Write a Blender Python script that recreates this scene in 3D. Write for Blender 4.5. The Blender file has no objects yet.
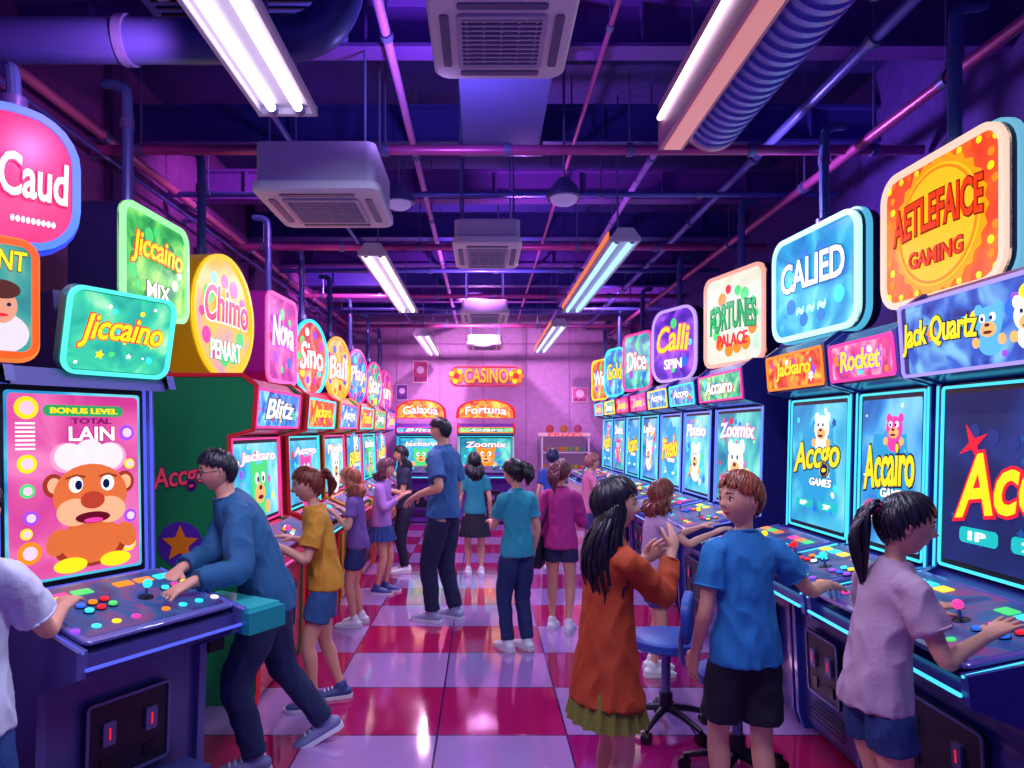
import bpy, bmesh, math, random
from math import sin, cos, pi, radians as rad, sqrt
from mathutils import Vector as V, Matrix, noise
random.seed(7)
S = bpy.context.scene
COL = S.collection
def lin(h):
    h=h.lstrip('#'); r=[int(h[i:i+2],16)/255 for i in (0,2,4)]
    return tuple((c/12.92 if c<=.04045 else ((c+.055)/1.055)**2.4) for c in r)+(1,)
_m={}
def mat(h,rough=.5,metal=0,em=0,bump=0,bs=60,var=0,sss=0,coat=0):
    key=(h,rough,metal,em,bump,bs,var,coat)
    if key in _m: return _m[key]
    m=bpy.data.materials.new('mat_'+h.strip('#')); m.use_nodes=True
    nt=m.node_tree; b=nt.nodes['Principled BSDF']; c=lin(h)
    b.inputs['Base Color'].default_value=c; b.inputs['Roughness'].default_value=rough
    b.inputs['Metallic'].default_value=metal
    if coat: b.inputs['Coat Weight'].default_value=coat
    if em:
        b.inputs['Emission Color'].default_value=c; b.inputs['Emission Strength'].default_value=em
        b.inputs['Base Color'].default_value=tuple(x*.3 for x in c[:3])+(1,)
        b.inputs['Specular IOR Level'].default_value=.2
        if em<1.4:
            try: m.cycles.emission_sampling='NONE'
            except Exception: pass
    if bump or var:
        tc=nt.nodes.new('ShaderNodeTexCoord'); n=nt.nodes.new('ShaderNodeTexNoise')
        n.inputs['Scale'].default_value=bs; n.inputs['Detail'].default_value=3
        nt.links.new(tc.outputs['Object'],n.inputs['Vector'])
        if bump:
            bp=nt.nodes.new('ShaderNodeBump'); bp.inputs['Strength'].default_value=bump; bp.inputs['Distance'].default_value=.01
            nt.links.new(n.outputs['Fac'],bp.inputs['Height']); nt.links.new(bp.outputs['Normal'],b.inputs['Normal'])
        if var:
            r=nt.nodes.new('ShaderNodeValToRGB')
            r.color_ramp.elements[0].position=.35; r.color_ramp.elements[1].position=.65
            r.color_ramp.elements[0].color=tuple(x*(1-var) for x in c[:3])+(1,)
            r.color_ramp.elements[1].color=tuple(min(1,x*(1+var)) for x in c[:3])+(1,)
            nt.links.new(n.outputs['Fac'],r.inputs['Fac']); nt.links.new(r.outputs['Color'],b.inputs['Base Color'])
    _m[key]=m; return m
def art(c1,c2,c3,scale=4,st=1.0,kind='noise'):
    key=('art',c1,c2,c3,scale,st,kind)
    if key in _m: return _m[key]
    m=bpy.data.materials.new('display_art'); m.use_nodes=True; nt=m.node_tree; b=nt.nodes['Principled BSDF']
    tc=nt.nodes.new('ShaderNodeTexCoord')
    n=nt.nodes.new('ShaderNodeTexNoise'); out='Fac'; n.inputs['Detail'].default_value=2; n.inputs['Distortion'].default_value=1.0
    n.inputs['Scale'].default_value=scale
    r=nt.nodes.new('ShaderNodeValToRGB'); e=r.color_ramp.elements
    e[0].position=.3; e[0].color=lin(c1); e[1].position=.7; e[1].color=lin(c3)
    x=e.new(.5); x.color=lin(c2)
    nt.links.new(tc.outputs['Object'],n.inputs['Vector']); nt.links.new(n.outputs[out],r.inputs['Fac'])
    nt.links.new(r.outputs['Color'],b.inputs['Emission Color']); b.inputs['Emission Strength'].default_value=st*1.06
    b.inputs['Base Color'].default_value=(.02,.02,.03,1); b.inputs['Roughness'].default_value=.28; b.inputs['Specular IOR Level'].default_value=.15
    _m[key]=m; return m

# ---------------- mesh builder
def outline(w,h,r,n=6):
    r=min(r,w/2-1e-4,h/2-1e-4); P=[]
    for cx,cy,a0 in ((w/2-r,h/2-r,0),(-w/2+r,h/2-r,90),(-w/2+r,-h/2+r,180),(w/2-r,-h/2+r,270)):
        for i in range(n+1):
            a=rad(a0+90*i/n); P.append((cx+r*cos(a),cy+r*sin(a)))
    return P
def ell(w,h,n=28): return [(w/2*cos(2*pi*i/n),h/2*sin(2*pi*i/n)) for i in range(n)]
def catmull(P,k=4):
    out=[]; n=len(P)
    for i in range(n-1):
        p0=P[max(i-1,0)];p1=P[i];p2=P[i+1];p3=P[min(i+2,n-1)]
        for j in range(k):
            t=j/k
            out.append([.5*((2*b)+(-a+c)*t+(2*a-5*b+4*c-d)*t*t+(-a+3*b-3*c+d)*t**3) for a,b,c,d in zip(p0,p1,p2,p3)])
    out.append(list(P[-1])); return out
class MB:
    def __init__(s): s.v=[];s.f=[];s.m=[];s.mats=[]
    def mi(s,m):
        if m not in s.mats: s.mats.append(m)
        return s.mats.index(m)
    def add(s,vs,fs,m,M=None):
        o=len(s.v); k=s.mi(m)
        for p in vs: s.v.append(tuple(M@V(p)) if M is not None else tuple(p))
        for f in fs: s.f.append([i+o for i in f]); s.m.append(k)
    def box(s,c,sz,m,M=None):
        x,y,z=[a/2 for a in sz]
        vs=[(c[0]+i*x,c[1]+j*y,c[2]+k*z) for i in(-1,1) for j in(-1,1) for k in(-1,1)]
        s.add(vs,[(0,1,3,2),(4,6,7,5),(0,4,5,1),(2,3,7,6),(0,2,6,4),(1,5,7,3)],m,M)
    def extr(s,P,z0,z1,m,M=None,ch=0):
        n=len(P); vs=[(x,y,z0) for x,y in P]
        if ch:
            xs=[p[0] for p in P];ys=[p[1] for p in P];cx=(min(xs)+max(xs))/2;cy=(min(ys)+max(ys))/2
            w=max(xs)-min(xs);h=max(ys)-min(ys);fx=1-2*ch/w;fy=1-2*ch/h
            vs+=[(x,y,z1-ch) for x,y in P]+[((x-cx)*fx+cx,(y-cy)*fy+cy,z1) for x,y in P]; L=3
        else: vs+=[(x,y,z1) for x,y in P]; L=2
        fs=[tuple(reversed(range(n))),tuple(range((L-1)*n,L*n))]
        for l in range(L-1):
            for i in range(n):
                j=(i+1)%n; fs.append((l*n+i,l*n+j,(l+1)*n+j,(l+1)*n+i))
        s.add(vs,fs,m,M)
    def plate(s,w,h,t,r,m,M=None,z=0,x=0,y=0,ch=0): s.extr([(a+x,b+y) for a,b in outline(w,h,r)],z,z+t,m,M,ch)
    def disc(s,x,y,w,h,m,M=None,z=0,t=.004,rot=0,n=24):
        P=ell(w,h,n); c,q=cos(rot),sin(rot)
        s.extr([(x+a*c-b*q,y+a*q+b*c) for a,b in P],z,z+t,m,M)
    def ring(s,P,Q,z0,z1,m,M=None):
        n=len(P); vs=[(x,y,z) for z in(z0,z1) for x,y in P]+[(x,y,z) for z in(z0,z1) for x,y in Q]; fs=[]
        for i in range(n):
            j=(i+1)%n
            fs+=[(i,j,n+j,n+i),(2*n+j,2*n+i,3*n+i,3*n+j),(n+i,n+j,3*n+j,3*n+i),(j,i,2*n+i,2*n+j)]
        s.add(vs,fs,m,M)
    def frame(s,w,h,b,r,z0,z1,m,M=None,round_=False,x=0,y=0):
        if round_: P=ell(w,h,40);Q=ell(w-2*b,h-2*b,40)
        else: P=outline(w,h,r);Q=outline(w-2*b,h-2*b,max(r-b,.004))
        s.ring([(a+x,c+y) for a,c in P],[(a+x,c+y) for a,c in Q],z0,z1,m,M)
    def star(s,x,y,r,m,M=None,z=0,n=5,k=.45,a0=pi/2,t=.004):
        s.extr([(x+(r if i%2==0 else r*k)*cos(a0+pi*i/n),y+(r if i%2==0 else r*k)*sin(a0+pi*i/n)) for i in range(2*n)],z,z+t,m,M)
    def cyl(s,p0,p1,r,m,n=14,r1=None,M=None):
        s.tube([p0,p1],[r,r if r1 is None else r1],m,n,M=M,cap=False)
    def tube(s,pts,rd,m,n=12,side=None,M=None,cap=True,flat=False):
        pts=[V(p) for p in pts]
        rd=[(r,r) if not isinstance(r,(tuple,list)) else r for r in (rd if isinstance(rd,(list,tuple)) else [rd]*len(pts))]
        N=len(pts); T=[]
        for i in range(N):
            t=pts[min(i+1,N-1)]-pts[max(i-1,0)]
            T.append(t.normalized() if t.length>1e-9 else V((0,0,1)))
        if side is None:
            t=T[0]; sd=V((0,1,0)) if abs(t.y)<.9 else V((1,0,0)); sides=[]; cur=sd
            for t in T:
                cur=(cur-t*cur.dot(t)); cur=cur.normalized() if cur.length>1e-6 else V((1,0,0)); sides.append(cur)
        else:
            sl=side if isinstance(side,list) else [side]*N
            sides=[]
            for t,q in zip(T,sl):
                q=V(q)-t*V(q).dot(t); sides.append(q.normalized() if q.length>1e-6 else V((0,1,0)))
        rings=[]
        def R(p,t,q,a,b):
            f=t.cross(q); return [p+q*(a*cos(2*pi*k/n))+f*(b*sin(2*pi*k/n)) for k in range(n)]
        if cap:
            a,b=rd[0]; e=min(a,b)
            for th in (75,45): rings.append(R(pts[0]-T[0]*e*sin(rad(th)),T[0],sides[0],a*cos(rad(th)),b*cos(rad(th))))
        for i in range(N): rings.append(R(pts[i],T[i],sides[i],*rd[i]))
        if cap:
            a,b=rd[-1]; e=min(a,b)
            for th in (45,75): rings.append(R(pts[-1]+T[-1]*e*sin(rad(th)),T[-1],sides[-1],a*cos(rad(th)),b*cos(rad(th))))
        vs=[p for r in rings for p in r]; L=len(rings)
        fs=[tuple(reversed(range(n))),tuple(range((L-1)*n,L*n))]
        for l in range(L-1):
            for i in range(n):
                j=(i+1)%n; fs.append((l*n+i,l*n+j,(l+1)*n+j,(l+1)*n+i))
        s.add(vs,fs,m,M)
    def sphere(s,c,r,m,M=None,n=16,k=10):
        if not isinstance(r,(tuple,list)): r=(r,r,r)
        vs=[(c[0],c[1],c[2]+r[2])]
        for i in range(1,k):
            for j in range(n):
                a=pi*i/k;b=2*pi*j/n
                vs.append((c[0]+r[0]*sin(a)*cos(b),c[1]+r[1]*sin(a)*sin(b),c[2]+r[2]*cos(a)))
        vs.append((c[0],c[1],c[2]-r[2])); fs=[]
        for j in range(n):
            fs.append((0,1+j,1+(j+1)%n)); e=len(vs)-1; o=1+(k-2)*n
            fs.append((e,o+(j+1)%n,o+j))
        for i in range(k-2):
            for j in range(n):
                o=1+i*n; fs.append((o+j,o+n+j,o+n+(j+1)%n,o+(j+1)%n))
        s.add(vs,fs,m,M)
    def prism(s,P,x0,x1,m,M=None):
        n=len(P); vs=[(x0,y,z) for y,z in P]+[(x1,y,z) for y,z in P]
        fs=[tuple(range(n)),tuple(reversed(range(n,2*n)))]
        for i in range(n): j=(i+1)%n; fs.append((i,n+i,n+j,j))
        s.add(vs,fs,m,M)
    def text(s,t,w,h,m,om=None,M=None,x=0,y=0,z=0,shear=0,arch=0,rot=0,th=.006,on=.05):
        for layer in ((1,om),(0,m)):
            if layer[1] is None: continue
            vs,fs,W,H=text_geo(t,shear,on if layer[0] else .018)
            sx=w/W; sy=min(h/H, sx*2.2); out=[]
            for a,b,c in vs:
                px=a*sx; py=b*sy+arch*h*(1-(2*px/w)**2)
                q=x+px*cos(rot)-py*sin(rot); r=y+px*sin(rot)+py*cos(rot)
                out.append((q,r,z+(th*.5 if layer[0] else th)*(1 if c>0 else 0)))
            s.add(out,fs,layer[1],M)
    def build(s,name,loc=(0,0,0),rz=0,parent=None,smooth=35,bevel=0,fix=True):
        me=bpy.data.meshes.new(name); me.from_pydata(s.v,[],s.f)
        for m in s.mats: me.materials.append(m)
        me.polygons.foreach_set('material_index',s.m)
        if fix:
            bm=bmesh.new(); bm.from_mesh(me); bmesh.ops.recalc_face_normals(bm,faces=bm.faces); bm.to_mesh(me); bm.free()
        me.polygons.foreach_set('use_smooth',[True]*len(me.polygons))
        if smooth<180: me.set_sharp_from_angle(angle=rad(smooth))
        o=bpy.data.objects.new(name,me); COL.objects.link(o)
        o.location=loc; o.rotation_euler=(0,0,rz)
        if parent: o.parent=parent
        if bevel:
            b=o.modifiers.new('bevel','BEVEL'); b.width=bevel; b.segments=2; b.limit_method='ANGLE'; b.angle_limit=rad(50)
        return o
_t={}
def text_geo(t,shear,off):
    k=(t,shear,off)
    if k in _t: return _t[k]
    def g(o):
        c=bpy.data.curves.new('t','FONT'); c.body=t; c.shear=shear; c.offset=o; c.extrude=.01; c.resolution_u=3
        c.align_x='CENTER'; c.align_y='CENTER'; c.space_character=.98
        ob=bpy.data.objects.new('t',c); COL.objects.link(ob); bpy.context.view_layer.update()
        me=bpy.data.meshes.new_from_object(ob.evaluated_get(bpy.context.evaluated_depsgraph_get()))
        vs=[tuple(v.co) for v in me.vertices]; fs=[tuple(p.vertices) for p in me.polygons]
        bpy.data.objects.remove(ob); bpy.data.curves.remove(c); bpy.data.meshes.remove(me); return vs,fs
    b,_=g(0); xs=[v[0] for v in b]; ys=[v[1] for v in b]
    cx=(min(xs)+max(xs))/2; cy=(min(ys)+max(ys))/2
    vs,fs=g(off); vs=[(a-cx,b-cy,c) for a,b,c in vs]
    _t[k]=(vs,fs,max(xs)-min(xs),max(ys)-min(ys)); return _t[k]
def F(x=0,y=0,z=0,tilt=0):
    return Matrix.Translation((x,y,z))@Matrix.Rotation(rad(90+tilt),4,'X')

# ---------------- palette
NAVY=mat('#1d1b4a',.35,.2); DARK=mat('#15132f',.4,.1); BLACK=mat('#0c0b18',.35)
STEEL=mat('#6a6eaa',.3,.5); PIPE=mat('#5a62c0',.35,.4); PIPE2=mat('#b04a98',.35,.4)
WHITE=mat('#c8bcdc',.4); CREAM=mat('#dcd4ea',.45)
def E(h,s=1.0): return mat(h,.3,0,s)
YEL=E('#ffe11f',1.1);RED=E('#f02038',1);ORG=E('#ff8a1c',1.1);PNK=E('#ff3fa4',1.1);CYN=E('#35e4ff',1.2);WHT=E('#ffffff',1.15)
GRN=E('#4fe07a',1);BLU=E('#2a6bff',1.1);PUR=E('#9a4dff',1.1);DKB=E('#101a5c',.5);DKR=E('#7a0a2c',.6);TAN=E('#ffbb6e',1)
BR=[YEL,RED,ORG,PNK,CYN,WHT,GRN,BLU,PUR]

# ---------------- room shell
XL,XR,YB,ZC=-2.45,2.75,13.0,4.1
def floor_mat():
    m=bpy.data.materials.new('floor_tiles'); m.use_nodes=True; nt=m.node_tree; N=nt.nodes; L=nt.links; b=N['Principled BSDF']
    tc=N.new('ShaderNodeTexCoord'); sep=N.new('ShaderNodeSeparateXYZ'); L.new(tc.outputs['Object'],sep.inputs[0])
    def M(op,a,b_=None):
        n=N.new('ShaderNodeMath'); n.operation=op
        for i,q in enumerate((a,b_)):
            if q is None: continue
            if isinstance(q,(int,float)): n.inputs[i].default_value=q
            else: L.new(q,n.inputs[i])
        return n.outputs[0]
    T=.68
    u=M('DIVIDE',M('ADD',sep.outputs[0],10*T+.24),T); v=M('DIVIDE',M('ADD',sep.outputs[1],10*T-.27),T)
    fu=M('FLOOR',u);fv=M('FLOOR',v); ru=M('FRACT',u);rv=M('FRACT',v)
    sc=M('FLOOR',M('DIVIDE',M('SUBTRACT',fu,1),2))
    row=M('MODULO',M('ADD',M('ADD',fv,1),sc),2)
    wn=N.new('ShaderNodeTexWhiteNoise'); cb=N.new('ShaderNodeCombineXYZ'); L.new(fu,cb.inputs[0]); L.new(fv,cb.inputs[1]); L.new(cb.outputs[0],wn.inputs['Vector'])
    def mix(f,a,c):
        n=N.new('ShaderNodeMix'); n.data_type='RGBA'
        L.new(f,n.inputs[0])
        for i,q in ((6,a),(7,c)):
            if isinstance(q,str): n.inputs[i].default_value=lin(q)
            else: L.new(q,n.inputs[i])
        return n.outputs[2]
    deep=mix(wn.outputs['Value'],'#b81258','#980c68'); lite=mix(wn.outputs['Value'],'#b48acc','#9c74bc')
    base=mix(row,deep,lite)
    def edge(r): return M('LESS_THAN',M('MINIMUM',r,M('SUBTRACT',1,r)),.008)
    g=M('MAXIMUM',edge(ru),edge(rv)); colr=mix(g,base,'#3a1250')
    L.new(colr,b.inputs['Base Color'])
    nz=N.new('ShaderNodeTexNoise'); nz.inputs['Scale'].default_value=3; L.new(tc.outputs['Object'],nz.inputs['Vector'])
    L.new(M('ADD',M('MULTIPLY',nz.outputs['Fac'],.14),.02),b.inputs['Roughness'])
    b.inputs['Specular IOR Level'].default_value=1.0; b.inputs['Coat Weight'].default_value=.5; b.inputs['Coat Roughness'].default_value=.06
    bp=N.new('ShaderNodeBump'); bp.inputs['Strength'].default_value=.3; bp.inputs['Distance'].default_value=.003; L.new(M('SUBTRACT',1,g),bp.inputs['Height']); L.new(bp.outputs['Normal'],b.inputs['Normal'])
    return m
o=MB(); o.box(((XL+XR)/2,5.5,-.05),(XR-XL+.2,15.2,.1),floor_mat()); o.build('floor')
o=MB(); o.box(((XL+XR)/2,5.5,ZC+.05),(XR-XL+.2,15.2,.1),mat('#2c227a',.7,0,0,.3,8)); o.build('ceiling')
o=MB(); o.box((XL-.05,5.5,ZC/2),(.1,15,ZC),mat('#7c3890',.6,0,0,.15,12,.15)); o.build('wall_left')
o=MB(); o.box((XR+.05,5.5,ZC/2),(.1,15,ZC),mat('#54349a',.6,0,0,.15,12,.15)); o.build('wall_right')
wb=MB(); wm=mat('#bc90cc',.6,0,0,.1,10,.08)
wb.box(((XL+XR)/2,YB+.05,ZC/2),(XR-XL+.2,.1,ZC),wm)
wb.build('wall_back')
o=MB()
for x in (-1.6,-.8,0,.8,1.6,2.4): o.box((x,YB-.006,1.9),(.012,.012,3.4),mat('#a868b4',.5))
o.box(((XL+XR)/2,YB-.008,3.2),(XR-XL,.016,.03),mat('#a868b4',.5)); o.build('trim_1')
o=MB(); o.box((XL+.01,5.5,.06),(.02,15,.12),DARK); o.build('baseboard_left')
o=MB(); o.box((XR-.01,5.5,.06),(.02,15,.12),DARK); o.build('baseboard_right')
o=MB(); o.box((0.1,YB-.01,.06),(XR-XL-.1,.02,.12),DARK); o.build('baseboard_back')
for y in (1.2,4.6,7.4,10.2):
    o=MB(); o.box((XL+.03,y,2.05),(.06,.16,4.08),mat('#5a2a78',.5)); o.build('wall_pilaster',bevel=.01)
# ---------------- ceiling structure
BEAM=mat('#3a3298',.45,.2); BEAM2=mat('#6a3aa4',.45,.2)
ys=[1.2,2.5,3.7,4.9,6.1,7.3,8.5,9.7,10.9,12.1]
for i,y in enumerate(ys):
    o=MB(); z=3.72; m=BEAM if i%2 else BEAM2; xc=(XL+XR)/2;w=XR-XL-.02
    o.box((xc,y,z),(w,.02,.24),m); o.box((xc,y,z+.12),(w,.14,.02),m); o.box((xc,y,z-.12),(w,.14,.02),m)
    for k in range(7): o.box((XL+.4+k*.72,y,z),(.012,.12,.23),m)
    o.build('ceiling_beam')
for i,(y,z,r,m) in enumerate([(2.95,3.44,.022,PIPE),(4.3,3.32,.03,PIPE2),(5.35,3.4,.022,PIPE),(6.7,3.35,.032,PIPE2),(8.0,3.42,.025,PIPE),(9.2,3.36,.03,PIPE2),(10.4,3.4,.025,PIPE),(11.6,3.32,.03,PIPE2)]):
    o=MB(); o.cyl((XL+.05,y,z),(XR-.05,y,z),r,m,12)
    for k in range(7):
        x=XL+.35+k*.75; o.cyl((x-.02,y,z),(x+.02,y,z),r*1.35,STEEL,12)
        if k%2==0: o.cyl((x,y,z),(x,y,4.09),.006,STEEL,6)
    o.build('ceiling_pipe')
for x,z,r,m in [(-.47,3.52,.024,mat('#c87ad8',.35,.3)),(1.18,3.5,.024,mat('#b07af0',.35,.3)),(.62,3.56,.014,PIPE2),(-1.3,3.55,.02,PIPE),(1.9,3.5,.03,PIPE),(2.25,3.3,.03,PIPE2)]:
    o=MB(); o.cyl((x,-.5,z),(x,12.9,z),r,m,12)
    for k in range(9):
        y=.4+k*1.5; o.cyl((x,y-.025,z),(x,y+.025,z),r*1.4,STEEL,12); o.cyl((x,y,z),(x,y,4.09),.006,STEEL,6)
    o.build('ceiling_pipe')
for z,r,m in ((3.42,.03,mat('#d070a8',.35,.3)),(3.3,.014,PIPE)):
    o=MB(); o.cyl((XL+.1,-.5,z),(XL+.1,12.9,z),r,m,12)
    for k in range(10):
        y=.3+k*1.35; o.cyl((XL+.1,y-.03,z),(XL+.1,y+.03,z),r*1.4,STEEL,12); o.box((XL+.05,y,z),(.1,.03,.03),STEEL)
    o.build('wall_pipe')
DUCT=mat('#3e4690',.4,.25)
o=MB(); P=catmull([(XL+.2,2.95,3.24),(-1.6,2.95,3.24),(-1.0,2.95,3.24),(-.72,2.95,3.27),(-.6,2.95,3.42),(-.58,2.95,3.7),(-.58,2.95,4.09)],5)
o.tube(P,[.09]*len(P),DUCT,20,cap=False)
for x in (-2.1,-1.5,-.95): o.cyl((x-.02,2.95,3.24),(x+.02,2.95,3.24),.102,STEEL,20)
o.build('air_duct')
o=MB(); 
o.box((-1.15,3.35,3.66),(.9,.7,.1),mat('#5056a8',.5,.2))
for k in range(12): o.box((-1.15,3.05+k*.055,3.605),(.8,.012,.012),DARK)
o.build('ceiling_vent')
o=MB(); o.box((.12,4.15,3.62),(.5,1.1,.3),mat('#5456a8',.5,.2)); o.box((.12,3.6,3.62),(.56,.03,.36),STEEL); o.box((.12,4.7,3.62),(.56,.03,.36),STEEL)
for x in(-.1,.34): o.cyl((x,4.15,3.77),(x,4.15,4.09),.01,STEEL,6)
o.build('air_duct',bevel=.01)
# ---------------- AC cassettes
def cassette(x,y,z,w,l,h):
    o=MB(); o.plate(w,l,.05,.06,CREAM,Matrix.Translation((x,y,z))@Matrix.Rotation(pi,4,'X'),z=-.05,ch=.012)
    o.plate(w*.94,l*.94,h,.05,mat('#c4b6da',.5),Matrix.Translation((x,y,z+.04)))
    D=Matrix.Translation((x,y,z))@Matrix.Rotation(pi,4,'X')
    o.frame(w*.62,l*.62,.02,.02,0,.012,mat('#a79cc8',.4),D)
    o.plate(w*.56,l*.56,.004,.01,mat('#3a3668',.4),D)
    for k in range(11):
        q=-l*.26+k*l*.052; o.box((x,y+q,z-.008),(w*.56,.01,.01),mat('#a49cc8',.4))
    for k in range(5):
        q=-w*.24+k*w*.12; o.box((x+q,y,z-.006),(.006,l*.56,.006),mat('#a49cc8',.4))
    for sx,sy in((1,0),(-1,0),(0,1),(0,-1)):
        o.plate(.035 if sx else w*.6,l*.6 if sx else .035,.006,.012,mat('#5a5488',.4),D,x=sx*w*.39,y=sy*l*.39)
    for a in(-1,1):
        for b in(-1,1): o.cyl((x+a*w*.38,y+b*l*.38,z+h),(x+a*w*.38,y+b*l*.38,4.09),.008,STEEL,6)
    o.build('ceiling_air_conditioner')
cassette(.07,2.74,3.12,.55,.6,.18)
cassette(-.87,3.93,2.83,.66,.68,.22)
cassette(.03,5.35,2.92,.5,.8,.14); cassette(.02,8.3,2.92,.56,.8,.12); cassette(.03,11.4,2.94,.58,.8,.12)
# ---------------- fluorescents
def fluo(x,y0,y1,z,tube,side=None,w=.25):
    o=MB(); L=y1-y0; yc=(y0+y1)/2
    o.prism([(-w/2,0),(w/2,0),(w/2-.05,.07),(-w/2+.05,.07)],-L/2,L/2,CREAM,Matrix.Translation((x,yc,z))@Matrix.Rotation(pi/2,4,'Z'))
    o.box((x-w/2+.01,yc,z-.012),(.02,L,.03),CREAM); o.box((x+w/2-.01,yc,z-.012),(.02,L,.03),CREAM)
    for y in(y0+.01,y1-.01): o.box((x,y,z-.01),(w,.025,.04),CREAM)
    for d in(-.055,.055):
        o.cyl((x+d,y0+.05,z-.016),(x+d,y1-.05,z-.016),.018,tube,12)
        for y in (y0+.035,y1-.035): o.cyl((x+d,y-.02,z-.016),(x+d,y+.02,z-.016),.021,STEEL,12)
    if side:
        sd,mm=side; o.box((x+sd*(w/2+.006),yc,z+.03),(.012,L*.96,.05),mm)
    for y in(y0+.3,y1-.3): o.cyl((x,y,z+.07),(x,y,4.09),.008,STEEL,6)
    o.build('fluorescent_light_fixture',bevel=.004)
TB=E('#f4eaff',4.0)
fluo(-.82,1.1,2.95,2.95,TB); fluo(-.84,5.3,7.9,2.95,TB,w=.22); fluo(-.86,9.8,12.4,2.95,E('#ffd8f6',3))
fluo(1.0,4.9,7.9,2.95,E('#9adcff',1.6),(-1,E('#ff8a40',.8)),w=.21); fluo(.98,8.9,12.0,2.95,E('#c8e0ff',1.6),(-1,E('#ff8a40',.8)),w=.21)
o=MB(); RB=mat('#7a86e0',.35,.3)
o.cyl((1.11,1.2,3.09),(1.11,3.38,3.09),.125,RB,28)
for k in range(34):
    y=1.25+k*.064; o.cyl((1.11,y-.014,3.09),(1.11,y+.014,3.09),.138,mat('#8a96f4',.35,.3),28)
o.cyl((1.11,3.36,3.09),(1.11,3.4,3.09),.14,mat('#c89ac0',.4,.2),28)
for y in(1.8,2.9): o.cyl((1.11,y,3.2),(1.11,y,4.09),.008,STEEL,6)
o.build('flexible_duct')
o=MB(); o.prism([(0,0),(.12,0),(.12,.22),(0,.22)],-1.08,1.08,mat('#c88ab0',.4,.1),Matrix.Translation((.965,2.3,2.95))@Matrix.Rotation(pi/2,4,'Z'))
o.cyl((.832,1.3,3.07),(.832,3.3,3.07),.014,E('#fff0ff',3),10)
o.box((.905,2.3,2.944),(.08,2.1,.01),E('#f098a0',.65))
for y in(1.6,3.0): o.cyl((.9,y,3.15),(.9,y,4.09),.008,STEEL,6)
o.build('strip_light_fixture',bevel=.004)
for x,y,z in((.52,4.5,3.12),(.15,6.9,3.3),(-.6,5.0,3.25)):
    o=MB()
    o.tube([(x,y,z+.1),(x,y,z+.06),(x,y,z),(x,y,z-.03)],[.03,.07,.11,.115],mat('#5a5aa0',.35,.3),24,cap=False)
    o.sphere((x,y,z-.03),(.09,.09,.05),E('#a888e0',.5)); o.cyl((x,y,z+.08),(x,y,4.09),.008,STEEL,8); o.build('dome_pendant_lamp')

# ---------------- arts
def decor(o,M,w,h,z,rs,n,pal=BR,smin=.05,smax=.16):
    for i in range(n):
        s=min(w,h)*rs.uniform(smin,smax); x=rs.uniform(-w/2+s*.6,w/2-s*.6); y=rs.uniform(-h/2+s*.6,h/2-s*.6); m=rs.choice(pal)
        if rs.random()<.6: o.disc(x,y,s,s*rs.uniform(.7,1),m,M,z,.002,rs.random()*3,14)
        else: o.star(x,y,s*.6,m,M,z,rs.choice([4,5,6]),.5,rs.random())
def critter(o,M,x,y,s,z,c1,c2):
    o.disc(x,y-.55*s,s*.9,s*.7,c1,M,z); o.disc(x-.38*s,y+.38*s,.3*s,.34*s,c1,M,z); o.disc(x+.38*s,y+.38*s,.3*s,.34*s,c1,M,z)
    o.disc(x,y,s,s*.9,c1,M,z+.002); o.disc(x,y-.18*s,.6*s,.42*s,c2,M,z+.005)
    for q in(-1,1):
        o.disc(x+q*.2*s,y+.14*s,.2*s,.24*s,WHT,M,z+.006); o.disc(x+q*.17*s,y+.12*s,.09*s,.12*s,DKB,M,z+.009)
    o.disc(x,y-.06*s,.16*s,.1*s,DKR,M,z+.009); o.disc(x,y-.26*s,.3*s,.09*s,DKR,M,z+.009)
    for q in(-1,1): o.disc(x+q*.5*s,y-.5*s,.26*s,.3*s,c2,M,z+.006)
def chef(o,M,w,h,z):   # orange chef creature
    OR=E('#e0703a',.95); LO=E('#ffb48a',1); DO=E('#a83a28',.8); HT=E('#ffe4f0',1); HS=E('#f0a0c8',.95)
    cx=.08*w
    for k in range(3): o.disc(cx+(k-1)*.17*w,.145*h,.24*w,.22*w,HS,M,z)
    for k in range(3): o.disc(cx+(k-1)*.15*w,.15*h+(.02*h if k==1 else 0),.22*w,.2*w,HT,M,z+.003)
    o.plate(.34*w,.09*h,.004,.02,HT,M,z+.004,cx,.08*h); o.plate(.34*w,.012*h,.002,.003,HS,M,z+.009,cx,.055*h)
    o.disc(cx,-.33*h,.56*w,.34*w,DO,M,z+.003); o.disc(cx,-.31*h,.46*w,.34*w,OR,M,z+.005)
    for q in(-1,1):
        o.disc(cx+q*.27*w,.0,.15*w,.17*w,DO,M,z+.005); o.disc(cx+q*.27*w,.0,.09*w,.11*w,LO,M,z+.009)
    o.disc(cx,-.06*h,.56*w,.46*w,OR,M,z+.010); 
    for q in(-1,1): o.disc(cx+q*.13*w,-.15*h,.26*w,.2*w,LO,M,z+.014); o.disc(cx+q*.12*w,.0,.1*w,.12*w,WHT,M,z+.015); o.disc(cx+q*.105*w,-.004*h,.05*w,.07*w,DKB,M,z+.019,n=14)
    o.disc(cx,-.09*h,.18*w,.13*w,E('#c0402c',.9),M,z+.019); o.disc(cx,-.185*h,.26*w,.085*w,DKR,M,z+.019); o.disc(cx,-.2*h,.14*w,.035*w,PNK,M,z+.023)
    for q in(-1,1): o.disc(cx+q*.26*w,-.3*h,.15*w,.2*w,OR,M,z+.02,rot=q*.5); o.disc(cx+q*.17*w,-.43*h,.24*w,.11*w,YEL,M,z+.02); o.tube([(cx+q*.19*w,.035*h,z+.02),(cx+q*.12*w,.05*h,z+.02),(cx+q*.06*w,.04*h,z+.02)],[.005]*3,DO,6,M=M)
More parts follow.
